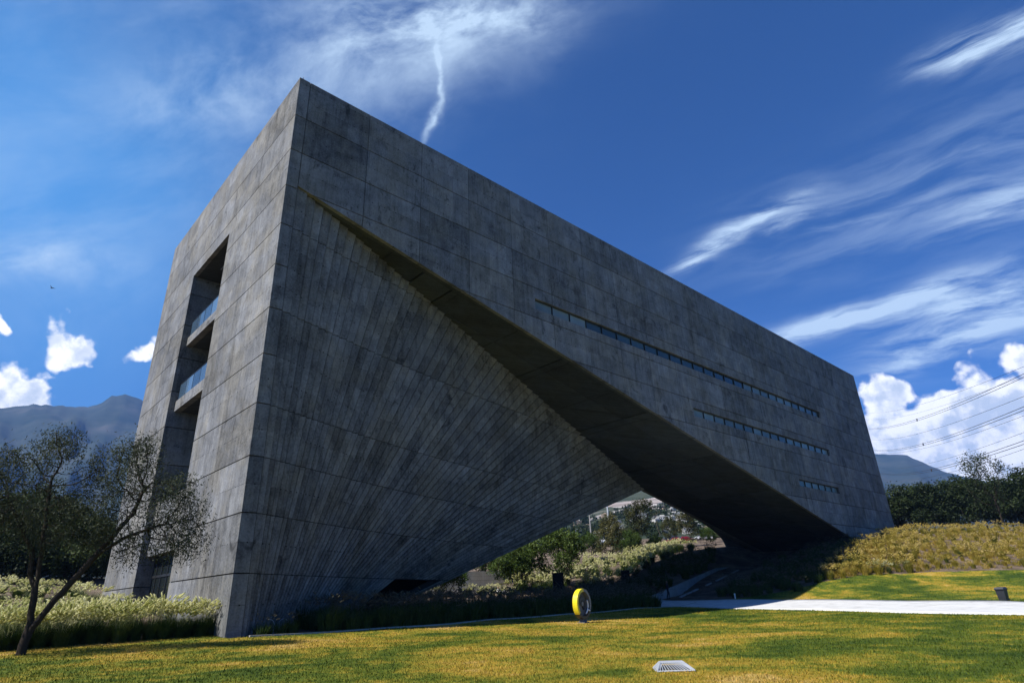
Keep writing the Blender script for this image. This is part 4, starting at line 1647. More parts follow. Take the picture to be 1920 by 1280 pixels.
# ------------------------------------------------------------------ far land
def polar_land(name, us, ds, zfun, mat, smooth=True):
    """Land laid out by bearing and distance from the camera's place: a broad sector of slopes."""
    V = []
    for u in us:
        d = ray(u, 1100)
        h = np.array([d[0], d[1]]) / math.hypot(d[0], d[1])
        for dist in ds:
            V.append((CAM[0] + h[0] * dist, CAM[1] + h[1] * dist, zfun(u, dist)))
    nu, nd = len(us), len(ds)
    i = np.arange(nu * nd).reshape(nu, nd)
    F = np.stack([i[:-1, :-1], i[1:, :-1], i[1:, 1:], i[:-1, 1:]], -1).reshape(-1, 4)
    return link(name, fast_mesh(name, np.array(V), F, [mat], smooth=smooth))


def elev_z(u, v, dist):
    d = ray(u, v)
    return CAM[2] + d[2] / math.hypot(d[0], d[1]) * dist


def fbm(x, y, seed=0, oct_=5):
    r = np.random.default_rng(seed)
    s = 0.0
    a = 1.0
    for k in range(oct_):
        p = r.uniform(0, 6.28, 4)
        f = 2.0 ** k
        s += a * (math.sin(x * f + p[0] + 1.3 * math.sin(y * f * .7 + p[1])) * math.cos(y * f * 0.9 + p[2] + math.sin(x * f * .6 + p[3])))
        a *= 0.52
    return s


M_MOUNT, t, bs = material("mountain_scrub", 0.95, 0.05)
P = pos(t)
n1 = t.noise(P, 0.004, 9.0, 0.65)
t.lk(t.ramp(n1, [(0.36, (0.018, 0.030, 0.022)), (0.55, (0.040, 0.050, 0.038)), (0.70, (0.075, 0.075, 0.065))]), bs.inputs["Base Color"])
RID_U = [-900, -300, 0, 45, 90, 130, 162, 182, 207, 236, 262, 330, 500, 900, 1150, 1300, 1500, 1640, 1700, 1735, 1775, 1850, 2000, 2400, 2900]
RID_V = [900, 800, 764, 759, 760, 762, 763, 759, 745, 738, 746, 790, 830, 850, 880, 870, 858, 850, 852, 869, 886, 902, 935, 980, 1010]
us = np.concatenate([np.arange(-900, 2900, 9.0)])
MD = 4600.0
_rd = [ray(u, v) for u, v in zip(RID_U, RID_V)]
RID_A = [-math.atan2(d[1], d[0]) for d in _rd]
RID_E = [d[2] / math.hypot(d[0], d[1]) for d in _rd]


def mount_z(u, dist):
    d = ray(u, 1100)
    top = CAM[2] + np.interp(-math.atan2(d[1], d[0]), RID_A, RID_E) * MD
    base = 20.0
    k = np.clip((dist - 1500) / (MD - 1500), 0, 1)
    b = np.clip((dist - MD) / 1500, 0, 1)
    z = base + (top - base) * (k ** 1.25) - (top - base) * b * 0.8
    rough_ = fbm(u * 0.020, dist * 0.0016, 4) * 0.075 * (top - base) * math.sin(math.pi * min(k, 0.97)) * (1 if dist < MD else .4)
    return z + rough_ + (fbm(u * 0.12, 0.0, 8, 3) * 0.006 * (top - base) if k > .9 else 0)


mo = polar_land("mountains", us, list(np.linspace(1500, MD, 26)) + [MD + 500, MD + 1500], mount_z, M_MOUNT)
mo["kind"] = "structure"

M_HILL, t, bs = material("quarried_hillside", 0.95, 0.05)
P = pos(t)
x, y, z = t.sep(P)
gn = t.noise(P, 0.012, 8.0, 0.68)
green = t.ramp(gn, [(0.38, (0.030, 0.042, 0.026)), (0.58, (0.060, 0.068, 0.045)), (0.7, (0.15, 0.14, 0.12))])
bands = t.noise(t.comb(t.m("MULTIPLY", x, 0.006), t.m("MULTIPLY", y, 0.002), t.m("MULTIPLY", z, 0.11)), 1.0, 6.0, 0.65, 0.6)
pale = t.ramp(bands, [(0.38, (0.07, 0.065, 0.055)), (0.49, (0.26, 0.22, 0.20)), (0.62, (0.44, 0.41, 0.39))])
q1, q2 = atd(1218, 948, 760), atd(1330, 985, 620)


def near_pt(q, r):
    v = t.vm("SUBTRACT", P, tuple(float(a) for a in q))
    v = t.vm("MULTIPLY", v, (1 / r, 1 / r, 1 / (r * 0.30)))
    ln = t.vm("LENGTH", v)
    return t.m("ADD", ln, t.m("MULTIPLY", t.m("SUBTRACT", gn, 0.5), 1.6))


qm = t.m("MINIMUM", near_pt(q1, 60.0), near_pt(q2, 110.0))
t.lk(t.mix(t.ss(qm, 1.0, 0.86), green, pale), bs.inputs["Base Color"])
HV = [(260, 1012), (420, 975), (620, 955), (760, 944), (900, 905), (1250, 868)]


def hill_z(u, dist):
    v = np.interp(dist, [a for a, b in HV], [b for a, b in HV])
    side = math.exp(-((u - 1250) / 420.0) ** 2)
    z = elev_z(1200, v, dist)
    if dist > 1260:
        z *= 0.75
    base = 14 + (dist - 200) * 0.012 - 2
    terr = 2.2 * math.sin(z * 0.35 + fbm(u * .01, dist * .004, 3, 3)) + 2.5 * fbm(u * 0.02, dist * 0.012, 12)
    k = min(1, (dist - 255) / 200.0)
    return base + (max(z - base, 0) + terr * k) * side


hl = polar_land("hillside", np.arange(300, 2100, 10.0), [255, 280, 310, 340, 370, 400, 430, 460, 490, 520, 550, 580, 610, 640, 670, 700, 730, 760, 800, 850, 900, 960, 1040, 1140, 1250, 1400], hill_z, M_HILL)
hl["kind"] = "structure"

# houses of the town on the hillside
M_HOUSE = [plain("house_white", (0.50, 0.48, 0.45), 0.85), plain("house_grey", (0.20, 0.21, 0.22), 0.85), plain("house_sand", (0.30, 0.23, 0.17), 0.85)]
house_me = []
for k, (hw, hd, hh) in enumerate(((9, 8, 4), (14, 9, 6.5), (22, 12, 6), (10, 9, 7))):
    for mt in M_HOUSE:
        mb = MB().box((-hw / 2, -hd / 2, -4), (hw / 2, hd / 2, hh)).box((-hw / 2 - .3, -hd / 2 - .3, hh), (hw / 2 + .3, hd / 2 + .3, hh + .5))
        mb.box((-hw * .2, -hd * .2, hh + .5), (hw * .15, hd * .15, hh + 2.2))
        wme = MB()
        for st in range(2 if hh > 5 else 1):
            for q in np.arange(-hw / 2 + 1.2, hw / 2 - 1.5, 2.6):
                wme.box((q, -hd / 2 - .08, 1 + 3 * st), (q + 1.3, -hd / 2 + .02, 2.4 + 3 * st))
                wme.box((q, hd / 2 - .02, 1 + 3 * st), (q + 1.3, hd / 2 + .08, 2.4 + 3 * st))
        house_me.append((mesh("house", mb.V, mb.F, mt), mesh("windows", wme.V, wme.F, M_GLASS)))
r2 = random.Random(21)
hk = 0
for _ in range(80):
    u = r2.uniform(1035, 1345)
    d_ = r2.choice([r2.uniform(275, 430), r2.uniform(430, 640)])
    if 1150 < u < 1240 and d_ > 600:
        continue
    q = atd(u, 1000, d_)
    z = hill_z(u, d_)
    a, b = house_me[r2.choice([0, 0, 1, 3, 3, 4, 6, 9, 10, 5, 2])]
    sc = r2.uniform(0.38, 0.5)
    o = link("house", a, None, (q[0], q[1], z))
    o.rotation_euler.z = YAW - math.pi / 2 + r2.uniform(-.5, .5)
    o.scale = (sc, sc, sc)
    tag(o, "small flat roofed house of the far town on the hillside under the arch", "house", "houses of the far town", "thing")
    link("windows", b, o)["kind"] = "stuff"

# trees scattered between the houses, too far to tell apart
TV = []
base_v = rng.normal(size=(46, 3))
base_v /= np.linalg.norm(base_v, axis=1)[:, None]
for _ in range(420):
    u, d_ = r2.uniform(1030, 1360), r2.uniform(262, 640)
    q = atd(u, 1000, d_)
    z = hill_z(u, d_)
    h_ = r2.uniform(1.6, 3.4)
    c = base_v * rng.uniform(.6, 1.1, (46, 1)) * (h_ * 0.8, h_ * 0.8, h_ * .75) + (q[0], q[1], z + h_ * .7)
    c = np.repeat(c, 1, 0)
    a1_, a2_ = rng.normal(size=(46, 3)) * h_ * .36, rng.normal(size=(46, 3)) * h_ * .36
    TV.append(np.stack([c, c + a1_, c + a2_], 1).reshape(-1, 3))
TV = np.concatenate(TV)
o = link("far_trees", fast_mesh("far_trees", TV, np.arange(len(TV)).reshape(-1, 3), [L_DARK]))
tag(o, "scattered dark trees between the houses of the far town", "trees", kind="stuff")

# ------------------------------------------------------------------ things on the lawn and under the arch
M_YEL = plain("yellow_paint", (0.72, 0.60, 0.02), 0.35, 0.5, 0.06)
M_GREYP = plain("grey_paint", (0.16, 0.165, 0.17), 0.45, 0.4, 0.1)
M_BLKP = plain("black_paint", (0.012, 0.012, 0.013), 0.4, 0.5, 0.1)
M_WHT = plain("white_paint", (0.8, 0.8, 0.8), 0.4, 0.4, 0.04)
M_STEEL = plain("galvanised_steel", (0.36, 0.38, 0.41), 0.5, 0.4, 0.25, 12.0, 0.2)
M_PLAST = plain("dark_plastic", (0.022, 0.025, 0.032), 0.5, 0.4, 0.1)
M_KERB = plain("kerb_concrete", (0.33, 0.32, 0.30), 0.9, 0.2, 0.2, 2.0)


def sector(mb, r0, r1, a0, a1, y0, y1, n=14):
    for k in range(n):
        b0, b1 = R_(a0 + (a1 - a0) * k / n), R_(a0 + (a1 - a0) * (k + 1) / n)
        p = [(r0 * math.cos(b0), r0 * math.sin(b0)), (r1 * math.cos(b0), r1 * math.sin(b0)), (r1 * math.cos(b1), r1 * math.sin(b1)), (r0 * math.cos(b1), r0 * math.sin(b1))]
        mb.poly_prism([(x, y0, z) for x, z in p], [(x, y1, z) for x, z in p])
    return mb


# ring sculpture: a thick upright disc seen obliquely; local -y is its face
rp = on_ground(1094, 1169)
dR = math.hypot(rp[0] - CAM[0], rp[1] - CAM[1])
RH = atd(1090, 1101.5, dR)[2] - rp[2]
RR = (RH - 0.30) / 2
view = math.atan2(rp[1] - CAM[1], rp[0] - CAM[0])
ring = empty("ring_sculpture", tuple(rp), view - math.pi / 2 + R_(60))
tag(ring, "upright ring sculpture with yellow, grey and black rim and white curved bar on the lawn", "sculpture")


def rmb():
    return MB()


def up(mb):
    mb.V = [(x, y, z + RR + 0.26) for x, y, z in mb.V]
    return mb


TH = RR * 0.19
up(sector(rmb(), RR * .80, RR, 88, 222, -TH, TH)).build("rim", M_YEL, ring)["label"] = "yellow rim segment"
up(sector(rmb(), RR * .80, RR, -25, 87.6, -TH, TH)).build("rim", M_GREYP, ring)["label"] = "grey rim segment"
up(sector(rmb(), RR * .80, RR, 222.4, 334.6, -TH, TH)).build("rim", M_BLKP, ring)["label"] = "black rim segment"
up(sector(rmb(), 0.02, RR * .797, 0, 360, TH * .45, TH * .7, 32)).build("disc", M_GREYP, ring)
up(sector(rmb(), RR * .50, RR * .76, 20, 250, TH * .1, TH * .44, 20)).build("crescent", plain("olive_grey_paint", (0.07, 0.07, 0.055), 0.5), ring)
up(sector(rmb(), RR * .18, RR * .46, -60, 170, -TH * .1, TH * .44, 18)).build("crescent", M_BLKP, ring)
up(sector(rmb(), 0.01, RR * .15, 0, 360, -TH * .3, TH * .44, 12)).build("hub", M_GREYP, ring)
arc = [(RR * (0.30 + 0.12 * math.sin(q * 3)), -TH * 1.05, 0.0) for q in (0,)]
pts = []
for q in np.linspace(0, 1, 9):
    a = R_(18 - 92 * q)
    rr_ = RR * (0.50 + 0.22 * q)
    pts.append((rr_ * math.cos(a) - RR * .02, -TH * .9, rr_ * math.sin(a) + RR * 0.05))
up(rmb().tube(pts, RR * .055, 6)).build("curved_bar", M_WHT, ring)
up(rmb().tube([(RR * .52, -TH * .9, -RR * .42), (RR * .74, -TH * .9, -RR * .46)], RR * .06, 6)).build("bracket", M_WHT, ring)
MB().box((-RR * .34, -TH * 1.6, -.15), (RR * .34, TH * 1.6, 0.11)).poly_prism(
    [(-RR * .3, -TH * .8, .11), (RR * .3, -TH * .8, .11), (RR * .2, -TH * .8, .34), (-RR * .2, -TH * .8, .34)],
    [(-RR * .3, TH * .8, .11), (RR * .3, TH * .8, .11), (RR * .2, TH * .8, .34), (-RR * .2, TH * .8, .34)]).build("plinth", plain("bluish_stone", (0.10, 0.11, 0.13), 0.7), ring)

# wheeled bin by the path
bp_ = on_ground(1884, 1127.5)
dB = math.hypot(bp_[0] - CAM[0], bp_[1] - CAM[1])
BH = atd(1876, 1100, dB)[2] - bp_[2]
k_ = BH / 1.08
binr = empty("wheeled_bin", tuple(bp_), math.atan2(bp_[1] - CAM[1], bp_[0] - CAM[0]) - math.pi / 2 - R_(20))
binr.scale = (k_, k_, k_)
tag(binr, "dark wheeled rubbish bin standing on the grass beside the pale path", "bin")
b0 = [(-.25, -.26, .06), (.25, -.26, .06), (.25, .26, .06), (-.25, .26, .06)]
b1 = [(-.30, -.35, .95), (.30, -.35, .95), (.30, .36, .95), (-.30, .36, .95)]
MB().poly_prism(b1, b0).box((-.31, -.37, .88), (.31, .38, .96)).build("body", M_PLAST, binr)
l0 = [(-.33, -.41, .962), (.33, -.41, .962), (.33, .40, .962), (-.33, .40, .962)]
l1 = [(-.29, -.35, 1.06), (.29, -.35, 1.06), (.27, .33, 1.09), (-.27, .33, 1.09)]
MB().poly_prism(l1, l0).box((-.33, -.42, .90), (.33, -.38, .965)).build("lid", M_PLAST, binr)
MB().tube([(-.28, .44, .93), (.28, .44, .93)], .022).box((-.27, .36, .9), (-.23, .45, .95)).box((.23, .36, .9), (.27, .45, .95)).build("handle", M_PLAST, binr)
for sx2 in (-.27, .27):
    MB().tube([(sx2 - .03, .27, .10), (sx2 + .03, .27, .10)], .10, 12).build("wheel", M_BLKP, binr)

# grated vent in the lawn
vp = on_ground(1264, 1261.5, 5)
vent = empty("ground_vent", tuple(vp + (0, 0, 0.075)), math.atan2(vp[1] - CAM[1], vp[0] - CAM[0]) - math.pi / 2 + R_(8))
tag(vent, "low pale metal vent with slanted grating set in the lawn near the camera", "ground vent")
dV = math.hypot(vp[0] - CAM[0], vp[1] - CAM[1])
HW = np.linalg.norm(atd(1303, 1255, dV) - atd(1228, 1255, dV)) / 2
hv = 0.125
B = [(-HW * .93, -.34), (HW * .93, -.34), (HW * .93, .34), (-HW * .93, .34)]
T = [(-HW * .60, .10), (HW * .55, .10), (HW * .55, .26), (-HW * .60, .26)]
b3 = [(x, y, 0.0) for x, y in B]
t3 = [(x, y, hv) for x, y in T]
fm = MB()


def strip(a, b, wd=0.022):
    fm.tube([a, b], wd, 5)


for k in range(4):
    strip(b3[k], b3[(k + 1) % 4])
    strip(t3[k], t3[(k + 1) % 4])
    strip(b3[k], t3[k])
fm.build("frame", M_STEEL, vent)
MB().poly_prism([b3[3], b3[0], t3[0], t3[3]], [(x + .02, y, z - .02) for x, y, z in (b3[3], b3[0], t3[0], t3[3])]).build("side_plate", M_STEEL, vent)
MB().poly_prism([b3[1], b3[2], t3[2], t3[1]], [(x - .02, y, z - .02) for x, y, z in (b3[1], b3[2], t3[2], t3[1])]).build("side_plate", M_STEEL, vent)
MB().poly_prism([t3[0], t3[1], t3[2], t3[3]], [(x, y, z - .015) for x, y, z in t3]).build("top_plate", M_STEEL, vent)
MB().poly_prism([(x * .97, y * .97 + .01, z - .05) for x, y, z in (b3[0], b3[1], t3[1], t3[0])], [(x * .97, y * .97 + .05, z - .07) for x, y, z in (b3[0], b3[1], t3[1], t3[0])]).build("dark_well", M_DARK, vent)
A0, A1, C0, C1 = (np.array(q) for q in (b3[0], b3[1], t3[0], t3[1]))
for k in range(14):
    s = -0.08 + k / 11.5
    a = A0 + (A1 - A0) * min(max(s + .16, .01), .99)
    c = C0 + (C1 - C0) * min(max(s - .02, .01), .99)
    MB().tube([a, c], 0.0105, 4).build("bar", M_STEEL, vent)

# kerb along the shaded bed
kk = resample(KERB, 24)
kerb = empty("bed_kerb", (kk[0][0], kk[0][1], gz(*kk[0])))
tag(kerb, "thin pale concrete kerb edging the shaded planting bed under the arch", "kerb")
for a, b in zip(kk[:-1], kk[1:]):
    d_ = (b - a) / np.linalg.norm(b - a)
    nrm = np.array([-d_[1], d_[0]]) * 0.07
    b2 = b - d_ * 0.012
    za, zb = gz(*a) + .13, gz(*b) + .13
    top = [(*(a - nrm), za), (*(b2 - nrm), zb), (*(b2 + nrm), zb), (*(a + nrm), za)]
    mb = MB().poly_prism(top, [(x, y, z - .3) for x, y, z in top])
    mb.V = [(x - kk[0][0], y - kk[0][1], z - kerb.location.z) for x, y, z in mb.V]
    mb.build("kerb_stone", M_KERB, kerb)

# two thin hoops in the bed near the pier
for k, (u, v, rr_) in enumerate(((502, 1194, .24), (529, 1191, .22))):
    q = atd(u, v, 35.5 + k)
    mb = MB().tube([(rr_ * math.cos(a), 0, rr_ * math.sin(a)) for a in np.linspace(-.4, math.pi + .4, 13)], .016, 5)
    mb.tube([(-rr_ * .92, 0, -rr_ * .39), (-rr_ * .92, 0, -.45)], .016, 5).tube([(rr_ * .92, 0, -rr_ * .39), (rr_ * .92, 0, -.45)], .016, 5)
    o = mb.build("metal_hoop", M_STEEL, None, (q[0], q[1], gz(q[0], q[1]) + .42))
    o.rotation_euler.z = R_(-20)
    tag(o, ("left of two thin metal hoops in the dark bed beside the building's pier", "right of two thin metal hoops in the dark bed beside the building's pier")[k], "hoop", "thin metal hoops")

# low concrete wall behind the arch
p0, p1 = atd(945, 1112, 97), atd(690, 1112, 88)
zt0, zt1 = atd(945, 1069.5, 97)[2], atd(690, 1077, 88)[2]
wv_ = (p1 - p0)[:2]
wl = np.hypot(*wv_)
wall = empty("garden_wall", (p0[0], p0[1], gz(p0[0], p0[1])), math.atan2(wv_[1], wv_[0]))
tag(wall, "low pale concrete wall behind the trees seen under the arch", "wall")
hh = zt0 - wall.location.z
for k in range(7):
    x0, x1 = wl * k / 7, wl * (k + 1) / 7
    for z0, z1 in ((-1.5, hh * .5), (hh * .5, hh)):
        MB().box((x0 + .015, -.15, z0 + .012), (x1 - .015, .15, z1 - .012)).build("panel", M_WALL, wall)
MB().box((0.05, -.10, -1.5), (wl - .05, .10, hh - .05)).build("wall_backing", M_CORE, wall)

# ramp walls rising under the arch
M_RAMP = concrete_mat("ramp_concrete", 0.24, contrast=0.7, holes=False)
ra, rb, rc = atd(1219, 1119, 68), atd(1345.5, 1064, 92), atd(1404, 1060, 100)
rw = empty("ramp_wall", tuple(ra))
tag(rw, "sloping concrete parapet of the ramp rising right from the path's end", "ramp wall")


def wall_piece(name, a, b, za, zb, th, mat, parent):
    o_ = np.array(parent.location)
    d_ = (b - a)[:2]
    d_ = d_ / np.hypot(*d_)
    nv = np.array([-d_[1], d_[0], 0]) * th
    q = [np.array([a[0], a[1], za]), np.array([b[0], b[1], zb]), b, a]
    return MB().poly_prism([p - o_ for p in q], [p + nv - o_ for p in q]).build(name, mat, parent)


n_ = 6
for k in range(n_):
    a, b = ra + (rb - ra) * k / n_, ra + (rb - ra) * ((k + 1) / n_ - 0.002)
    wall_piece("panel", a, b, min(gz(a[0], a[1]), a[2]) - 1.2, min(gz(b[0], b[1]), b[2]) - 1.2, 0.3, M_RAMP, rw)
wall_piece("landing_wall", rb, rc, rb[2] - .8, rc[2] - .8, 0.3, M_RAMP, rw)
ge = empty("ramp_kerb", tuple(atd(1278, 1119, 70)))
tag(ge, "broken line of low pale kerb blocks on the lower side of the ramp", "kerb")
for (u0, v0, d0_), (u1, v1, d1_) in (((1278, 1117, 70), (1287, 1113, 71.6)), ((1289, 1112, 72), (1297, 1108.5, 73.5)), ((1300, 1107, 74), (1310, 1102.5, 76)),
                                     ((1326, 1096, 79), (1335, 1091.5, 81)), ((1345, 1087, 83), (1364, 1078, 87)), ((1374, 1073, 89), (1386, 1067, 92))):
    a, b = atd(u0, v0, d0_), atd(u1, v1, d1_)
    wall_piece("block", a, b, a[2] - .12, b[2] - .12, 0.25, M_RAMP, ge)
pe = on_ground(1223, 1138, 50)
o = MB().box((-.3, -.3, -.2), (.3, .3, 0.95)).box((-.33, -.33, .952), (.33, .33, 1.03)).build("end_post", M_RAMP, None, tuple(pe))
tag(o, "squat concrete post at the foot of the ramp parapet by the path's end", "post")
o = MB().tube([(0, 0, -.1), (0, 0, .45)], .07, 8).lathe([(0.09, .45), (0.09, .52), (0.02, .56)], n=8).build("path_light", M_WHT, None, tuple(on_ground(1379, 1123, 50)))
tag(o, "small white path light standing in the shade at the far path edge", "path light")
q = on_ground(1215, 1133, 50)
o = MB().box((-.12, -.08, -.1), (.12, .08, .42)).box((-.14, -.10, .42), (.14, .10, .46)).build("utility_box", M_WHT, None, tuple(q))
tag(o, "small white utility box beside the squat post at the ramp's foot", "utility box")

# dark blocks standing in the shade
for u, v0, v1, hw, d_, lab in ((1048, 1112, 1073, 10, 80, "taller dark upright block in the shade left behind the ring sculpture"), (1175, 1098, 1068, 7, 88, "narrow dark upright block against the sunny grass bank right of the ring sculpture")):
    a = atd(u, v0, d_)
    top = atd(u, v1, d_)[2]
    g = gz(a[0], a[1])
    hw_ = hw * d_ / F_PX * 0.95
    e = empty("upright_block", (a[0], a[1], g), YAW - math.pi / 2)
    tag(e, lab, "block")
    MB().box((-hw_, -.35, -.3), (hw_, .35, top - g - .16)).build("shaft", M_DARK, e)
    MB().box((-hw_ * 1.04, -.40, top - g - .158), (hw_ * 1.04, .40, top - g)).build("cap", M_DARK, e)

# pale post at the right corner of the arch opening
a = atd(1374, 1020, 150)
o = MB().box((-.9, -.4, -1), (.9, .4, atd(1374, 998, 150)[2] - a[2])).box((-1.1, -.5, -1.2), (1.1, .5, .25)).build("gate_post", M_WALL, None, tuple(a))
tag(o, "pale concrete gate post at the right corner of the arch opening", "post")


# ------------------------------------------------------------------ poles and cars beyond
def pole(u, v0, v1, d_, rad, arms, lab, mat):
    a = atd(u, v0, d_)
    top = atd(u, v1, d_)[2]
    e = empty("utility_pole", (a[0], a[1], a[2] - 1), YAW - math.pi / 2)
    tag(e, lab, "pole")
    h_ = top - a[2] + 1
    MB().tube([(0, 0, 0), (0, 0, h_)], [rad, rad * .7], 8).build("shaft", mat, e)
    for k in range(arms):
        MB().box((-1.6, -.1, h_ - .5 - k * 1.2), (1.6, .1, h_ - .3 - k * 1.2)).build("crossarm", mat, e)
        for q in (-1.4, -.6, .6, 1.4):
            MB().tube([(q, 0, h_ - .3 - k * 1.2), (q, 0, h_ - .05 - k * 1.2)], .08, 6).build("insulator", M_WHT, e)
    return e


pole(1109, 1013, 957, 175, .20, 1, "grey utility pole with crossarm among the slim dark trees under the arch", plain("weathered_pole", (0.30, 0.29, 0.28), 0.9))
pole(1141, 975, 938, 300, .42, 0, "tall pale round mast left of the bronze leaved trees under the arch", plain("pale_mast", (0.42, 0.44, 0.46), 0.6))


def car_meshes(col, nm):
    prof = [(-2.15, .35), (-2.2, .62), (-2.05, .88), (-1.45, .95), (-0.85, 1.42), (0.65, 1.45), (1.35, .98), (2.05, .86), (2.2, .6), (2.15, .35)]
    body = MB().poly_prism([(x, -.85 if z < 1 else -.70, z) for x, z in prof], [(x, .85 if z < 1 else .70, z) for x, z in prof])
    mt = plain(nm, col, 0.3, 0.6, 0.05)
    bm_ = mesh("car", body.V, body.F, mt)
    gl = MB()
    for s in (-1, 1):
        gl.poly_prism([(-1.25, s * .80, 1.0), (1.15, s * .80, 1.0), (.6, s * .725, 1.38), (-.82, s * .725, 1.38)], [(-1.25, s * .70, 1.0), (1.15, s * .70, 1.0), (.6, s * .68, 1.38), (-.82, s * .68, 1.38)])
    gl.poly_prism([(1.30, -.62, 1.03), (1.30, .62, 1.03), (.74, .58, 1.42), (.74, -.58, 1.42)], [(1.22, -.62, 1.0), (1.22, .62, 1.0), (.68, .58, 1.38), (.68, -.58, 1.38)])
    gl.poly_prism([(-1.42, -.62, 1.0), (-.90, -.58, 1.40), (-.90, .58, 1.40), (-1.42, .62, 1.0)], [(-1.34, -.62, .98), (-.84, -.58, 1.37), (-.84, .58, 1.37), (-1.34, .62, .98)])
    return bm_, mesh("windows", gl.V, gl.F, M_GLASS)


mbw = MB().tube([(0, -.11, 0), (0, .11, 0)], .33, 14)
WHL = mesh("wheel", mbw.V, mbw.F, M_BLKP)
CARS = {"red": car_meshes((0.22, 0.012, 0.02), "red_car_paint"), "white": car_meshes((0.75, 0.75, 0.75), "white_car_paint"),
        "dark": car_meshes((0.03, 0.035, 0.045), "dark_car_paint"), "blue": car_meshes((0.08, 0.13, 0.24), "blue_car_paint")}
for u, v, d_, c, rz, lab in ((1268, 1029, 140, "red", .1, "red car parked left of another red car right of the bronze trees"),
                             (1285, 1027, 143, "red", .3, "second red car parked below the golden leaved tree"),
                             (1262, 1021, 152, "dark", .0, "dark car parked behind the red cars"),
                             (1322, 1025, 150, "white", .15, "white car parked alone near the right corner of the arch opening"),
                             (1186, 1030, 142, "blue", .2, "blue car parked behind the tallest bronze tree"),
                             (1170, 1027, 150, "white", .1, "white car parked left of the blue car"),
                             (1128, 1024, 150, "white", .4, "white car parked left of the forked bronze tree"),
                             (1142, 1027, 146, "dark", .2, "dark car parked between two white cars left of the bronze trees")):
    a = atd(u, v, d_ + 26)
    g = gz(a[0], a[1])
    e = link("parked_car", CARS[c][0], None, (a[0], a[1], max(g, a[2] - 1.0)))
    e.rotation_euler.z = YAW - math.pi / 2 + rz
    tag(e, lab, "car", "cars parked beyond the arch")
    link("windows", CARS[c][1], e)["kind"] = "stuff"
    for wx_ in (-1.35, 1.35):
        for wy_ in (-.78, .78):
            link("wheel", WHL, e, (wx_, wy_, .33))

# ------------------------------------------------------------------ people
def person(name, loc, rz, pose, s, cols, label):
    """pose: dict of joint -> (x, y, z, radius); one skinned body, hair and clothes as colours of its parts."""
    J = pose
    names = list(J)
    me = bpy.data.meshes.new("person")
    E = [("pelvis", "chest"), ("chest", "neck"), ("neck", "head"), ("head", "crown"), ("chest", "shl"), ("shl", "ell"), ("ell", "hal"), ("chest", "shr"), ("shr", "elr"), ("elr", "har"),
         ("pelvis", "hil"), ("hil", "knl"), ("knl", "fol"), ("fol", "tol"), ("pelvis", "hir"), ("hir", "knr"), ("knr", "for"), ("for", "tor")]
    me.from_pydata([J[k][:3] for k in names], [(names.index(a), names.index(b)) for a, b in E], [])
    o = link(name, me, None, loc)
    o.rotation_euler.z = rz
    o.scale = (s, s, s)
    md = o.modifiers.new("skin", "SKIN")
    sv = me.skin_vertices[0].data
    for k, q in enumerate(names):
        sv[k].radius = (J[q][3], J[q][3])
        sv[k].use_root = q == "pelvis"
    md.use_smooth_shade = True
    o.modifiers.new("sub", "SUBSURF").levels = 1
    o.modifiers["sub"].render_levels = 2
    mt, t, bs = material(name + "_clothes", 0.8, 0.2)
    z = t.sep(t.n("ShaderNodeTexCoord").outputs["Object"])[2]
    c = t.mix(t.m("GREATER_THAN", z, cols["waist"]), cols["legs"], cols["top"])
    c = t.mix(t.m("GREATER_THAN", z, cols["neck"]), c, cols["skin"])
    c = t.mix(t.m("GREATER_THAN", z, cols["neck"] + 0.19), c, cols["hair"])
    t.lk(c, bs.inputs["Base Color"])
    me.materials.append(mt)
    tag(o, label, "person")
    return o


def standing(step=0.0):
    return {"pelvis": (0, 0, .95, .15), "chest": (0, 0, 1.28, .16), "neck": (0, 0, 1.47, .06), "head": (0, -.02, 1.58, .095), "crown": (0, -.01, 1.70, .085),
            "shl": (-.18, 0, 1.42, .065), "ell": (-.25, .03, 1.14, .045), "hal": (-.24, -.06, .86, .04), "shr": (.18, 0, 1.42, .065), "elr": (.25, .03, 1.14, .045), "har": (.24, -.05, .86, .04),
            "hil": (-.1, 0, .88, .10), "knl": (-.11, -.05 - step, .48, .068), "fol": (-.11, .02 - step, .07, .048), "tol": (-.12, -.13 - step, .04, .04),
            "hir": (.1, 0, .88, .10), "knr": (.11, .0 + step * .3, .48, .068), "for": (.11, .08 + step, .08, .048), "tor": (.12, -.07 + step, .04, .04)}


def sitting():
    return {"pelvis": (0, 0, .12, .16), "chest": (0, -.08, .45, .16), "neck": (0, -.11, .63, .06), "head": (0, -.14, .74, .095), "crown": (0, -.13, .86, .085),
            "shl": (-.18, -.08, .58, .065), "ell": (-.27, -.2, .34, .045), "hal": (-.16, -.42, .36, .04), "shr": (.18, -.08, .58, .065), "elr": (.27, -.2, .34, .045), "har": (.16, -.42, .36, .04),
            "hil": (-.1, -.05, .12, .10), "knl": (-.18, -.42, .42, .068), "fol": (-.14, -.62, .06, .048), "tol": (-.14, -.76, .04, .04),
            "hir": (.1, -.05, .12, .10), "knr": (.18, -.42, .42, .068), "for": (.14, -.62, .06, .048), "tor": (.14, -.76, .04, .04)}


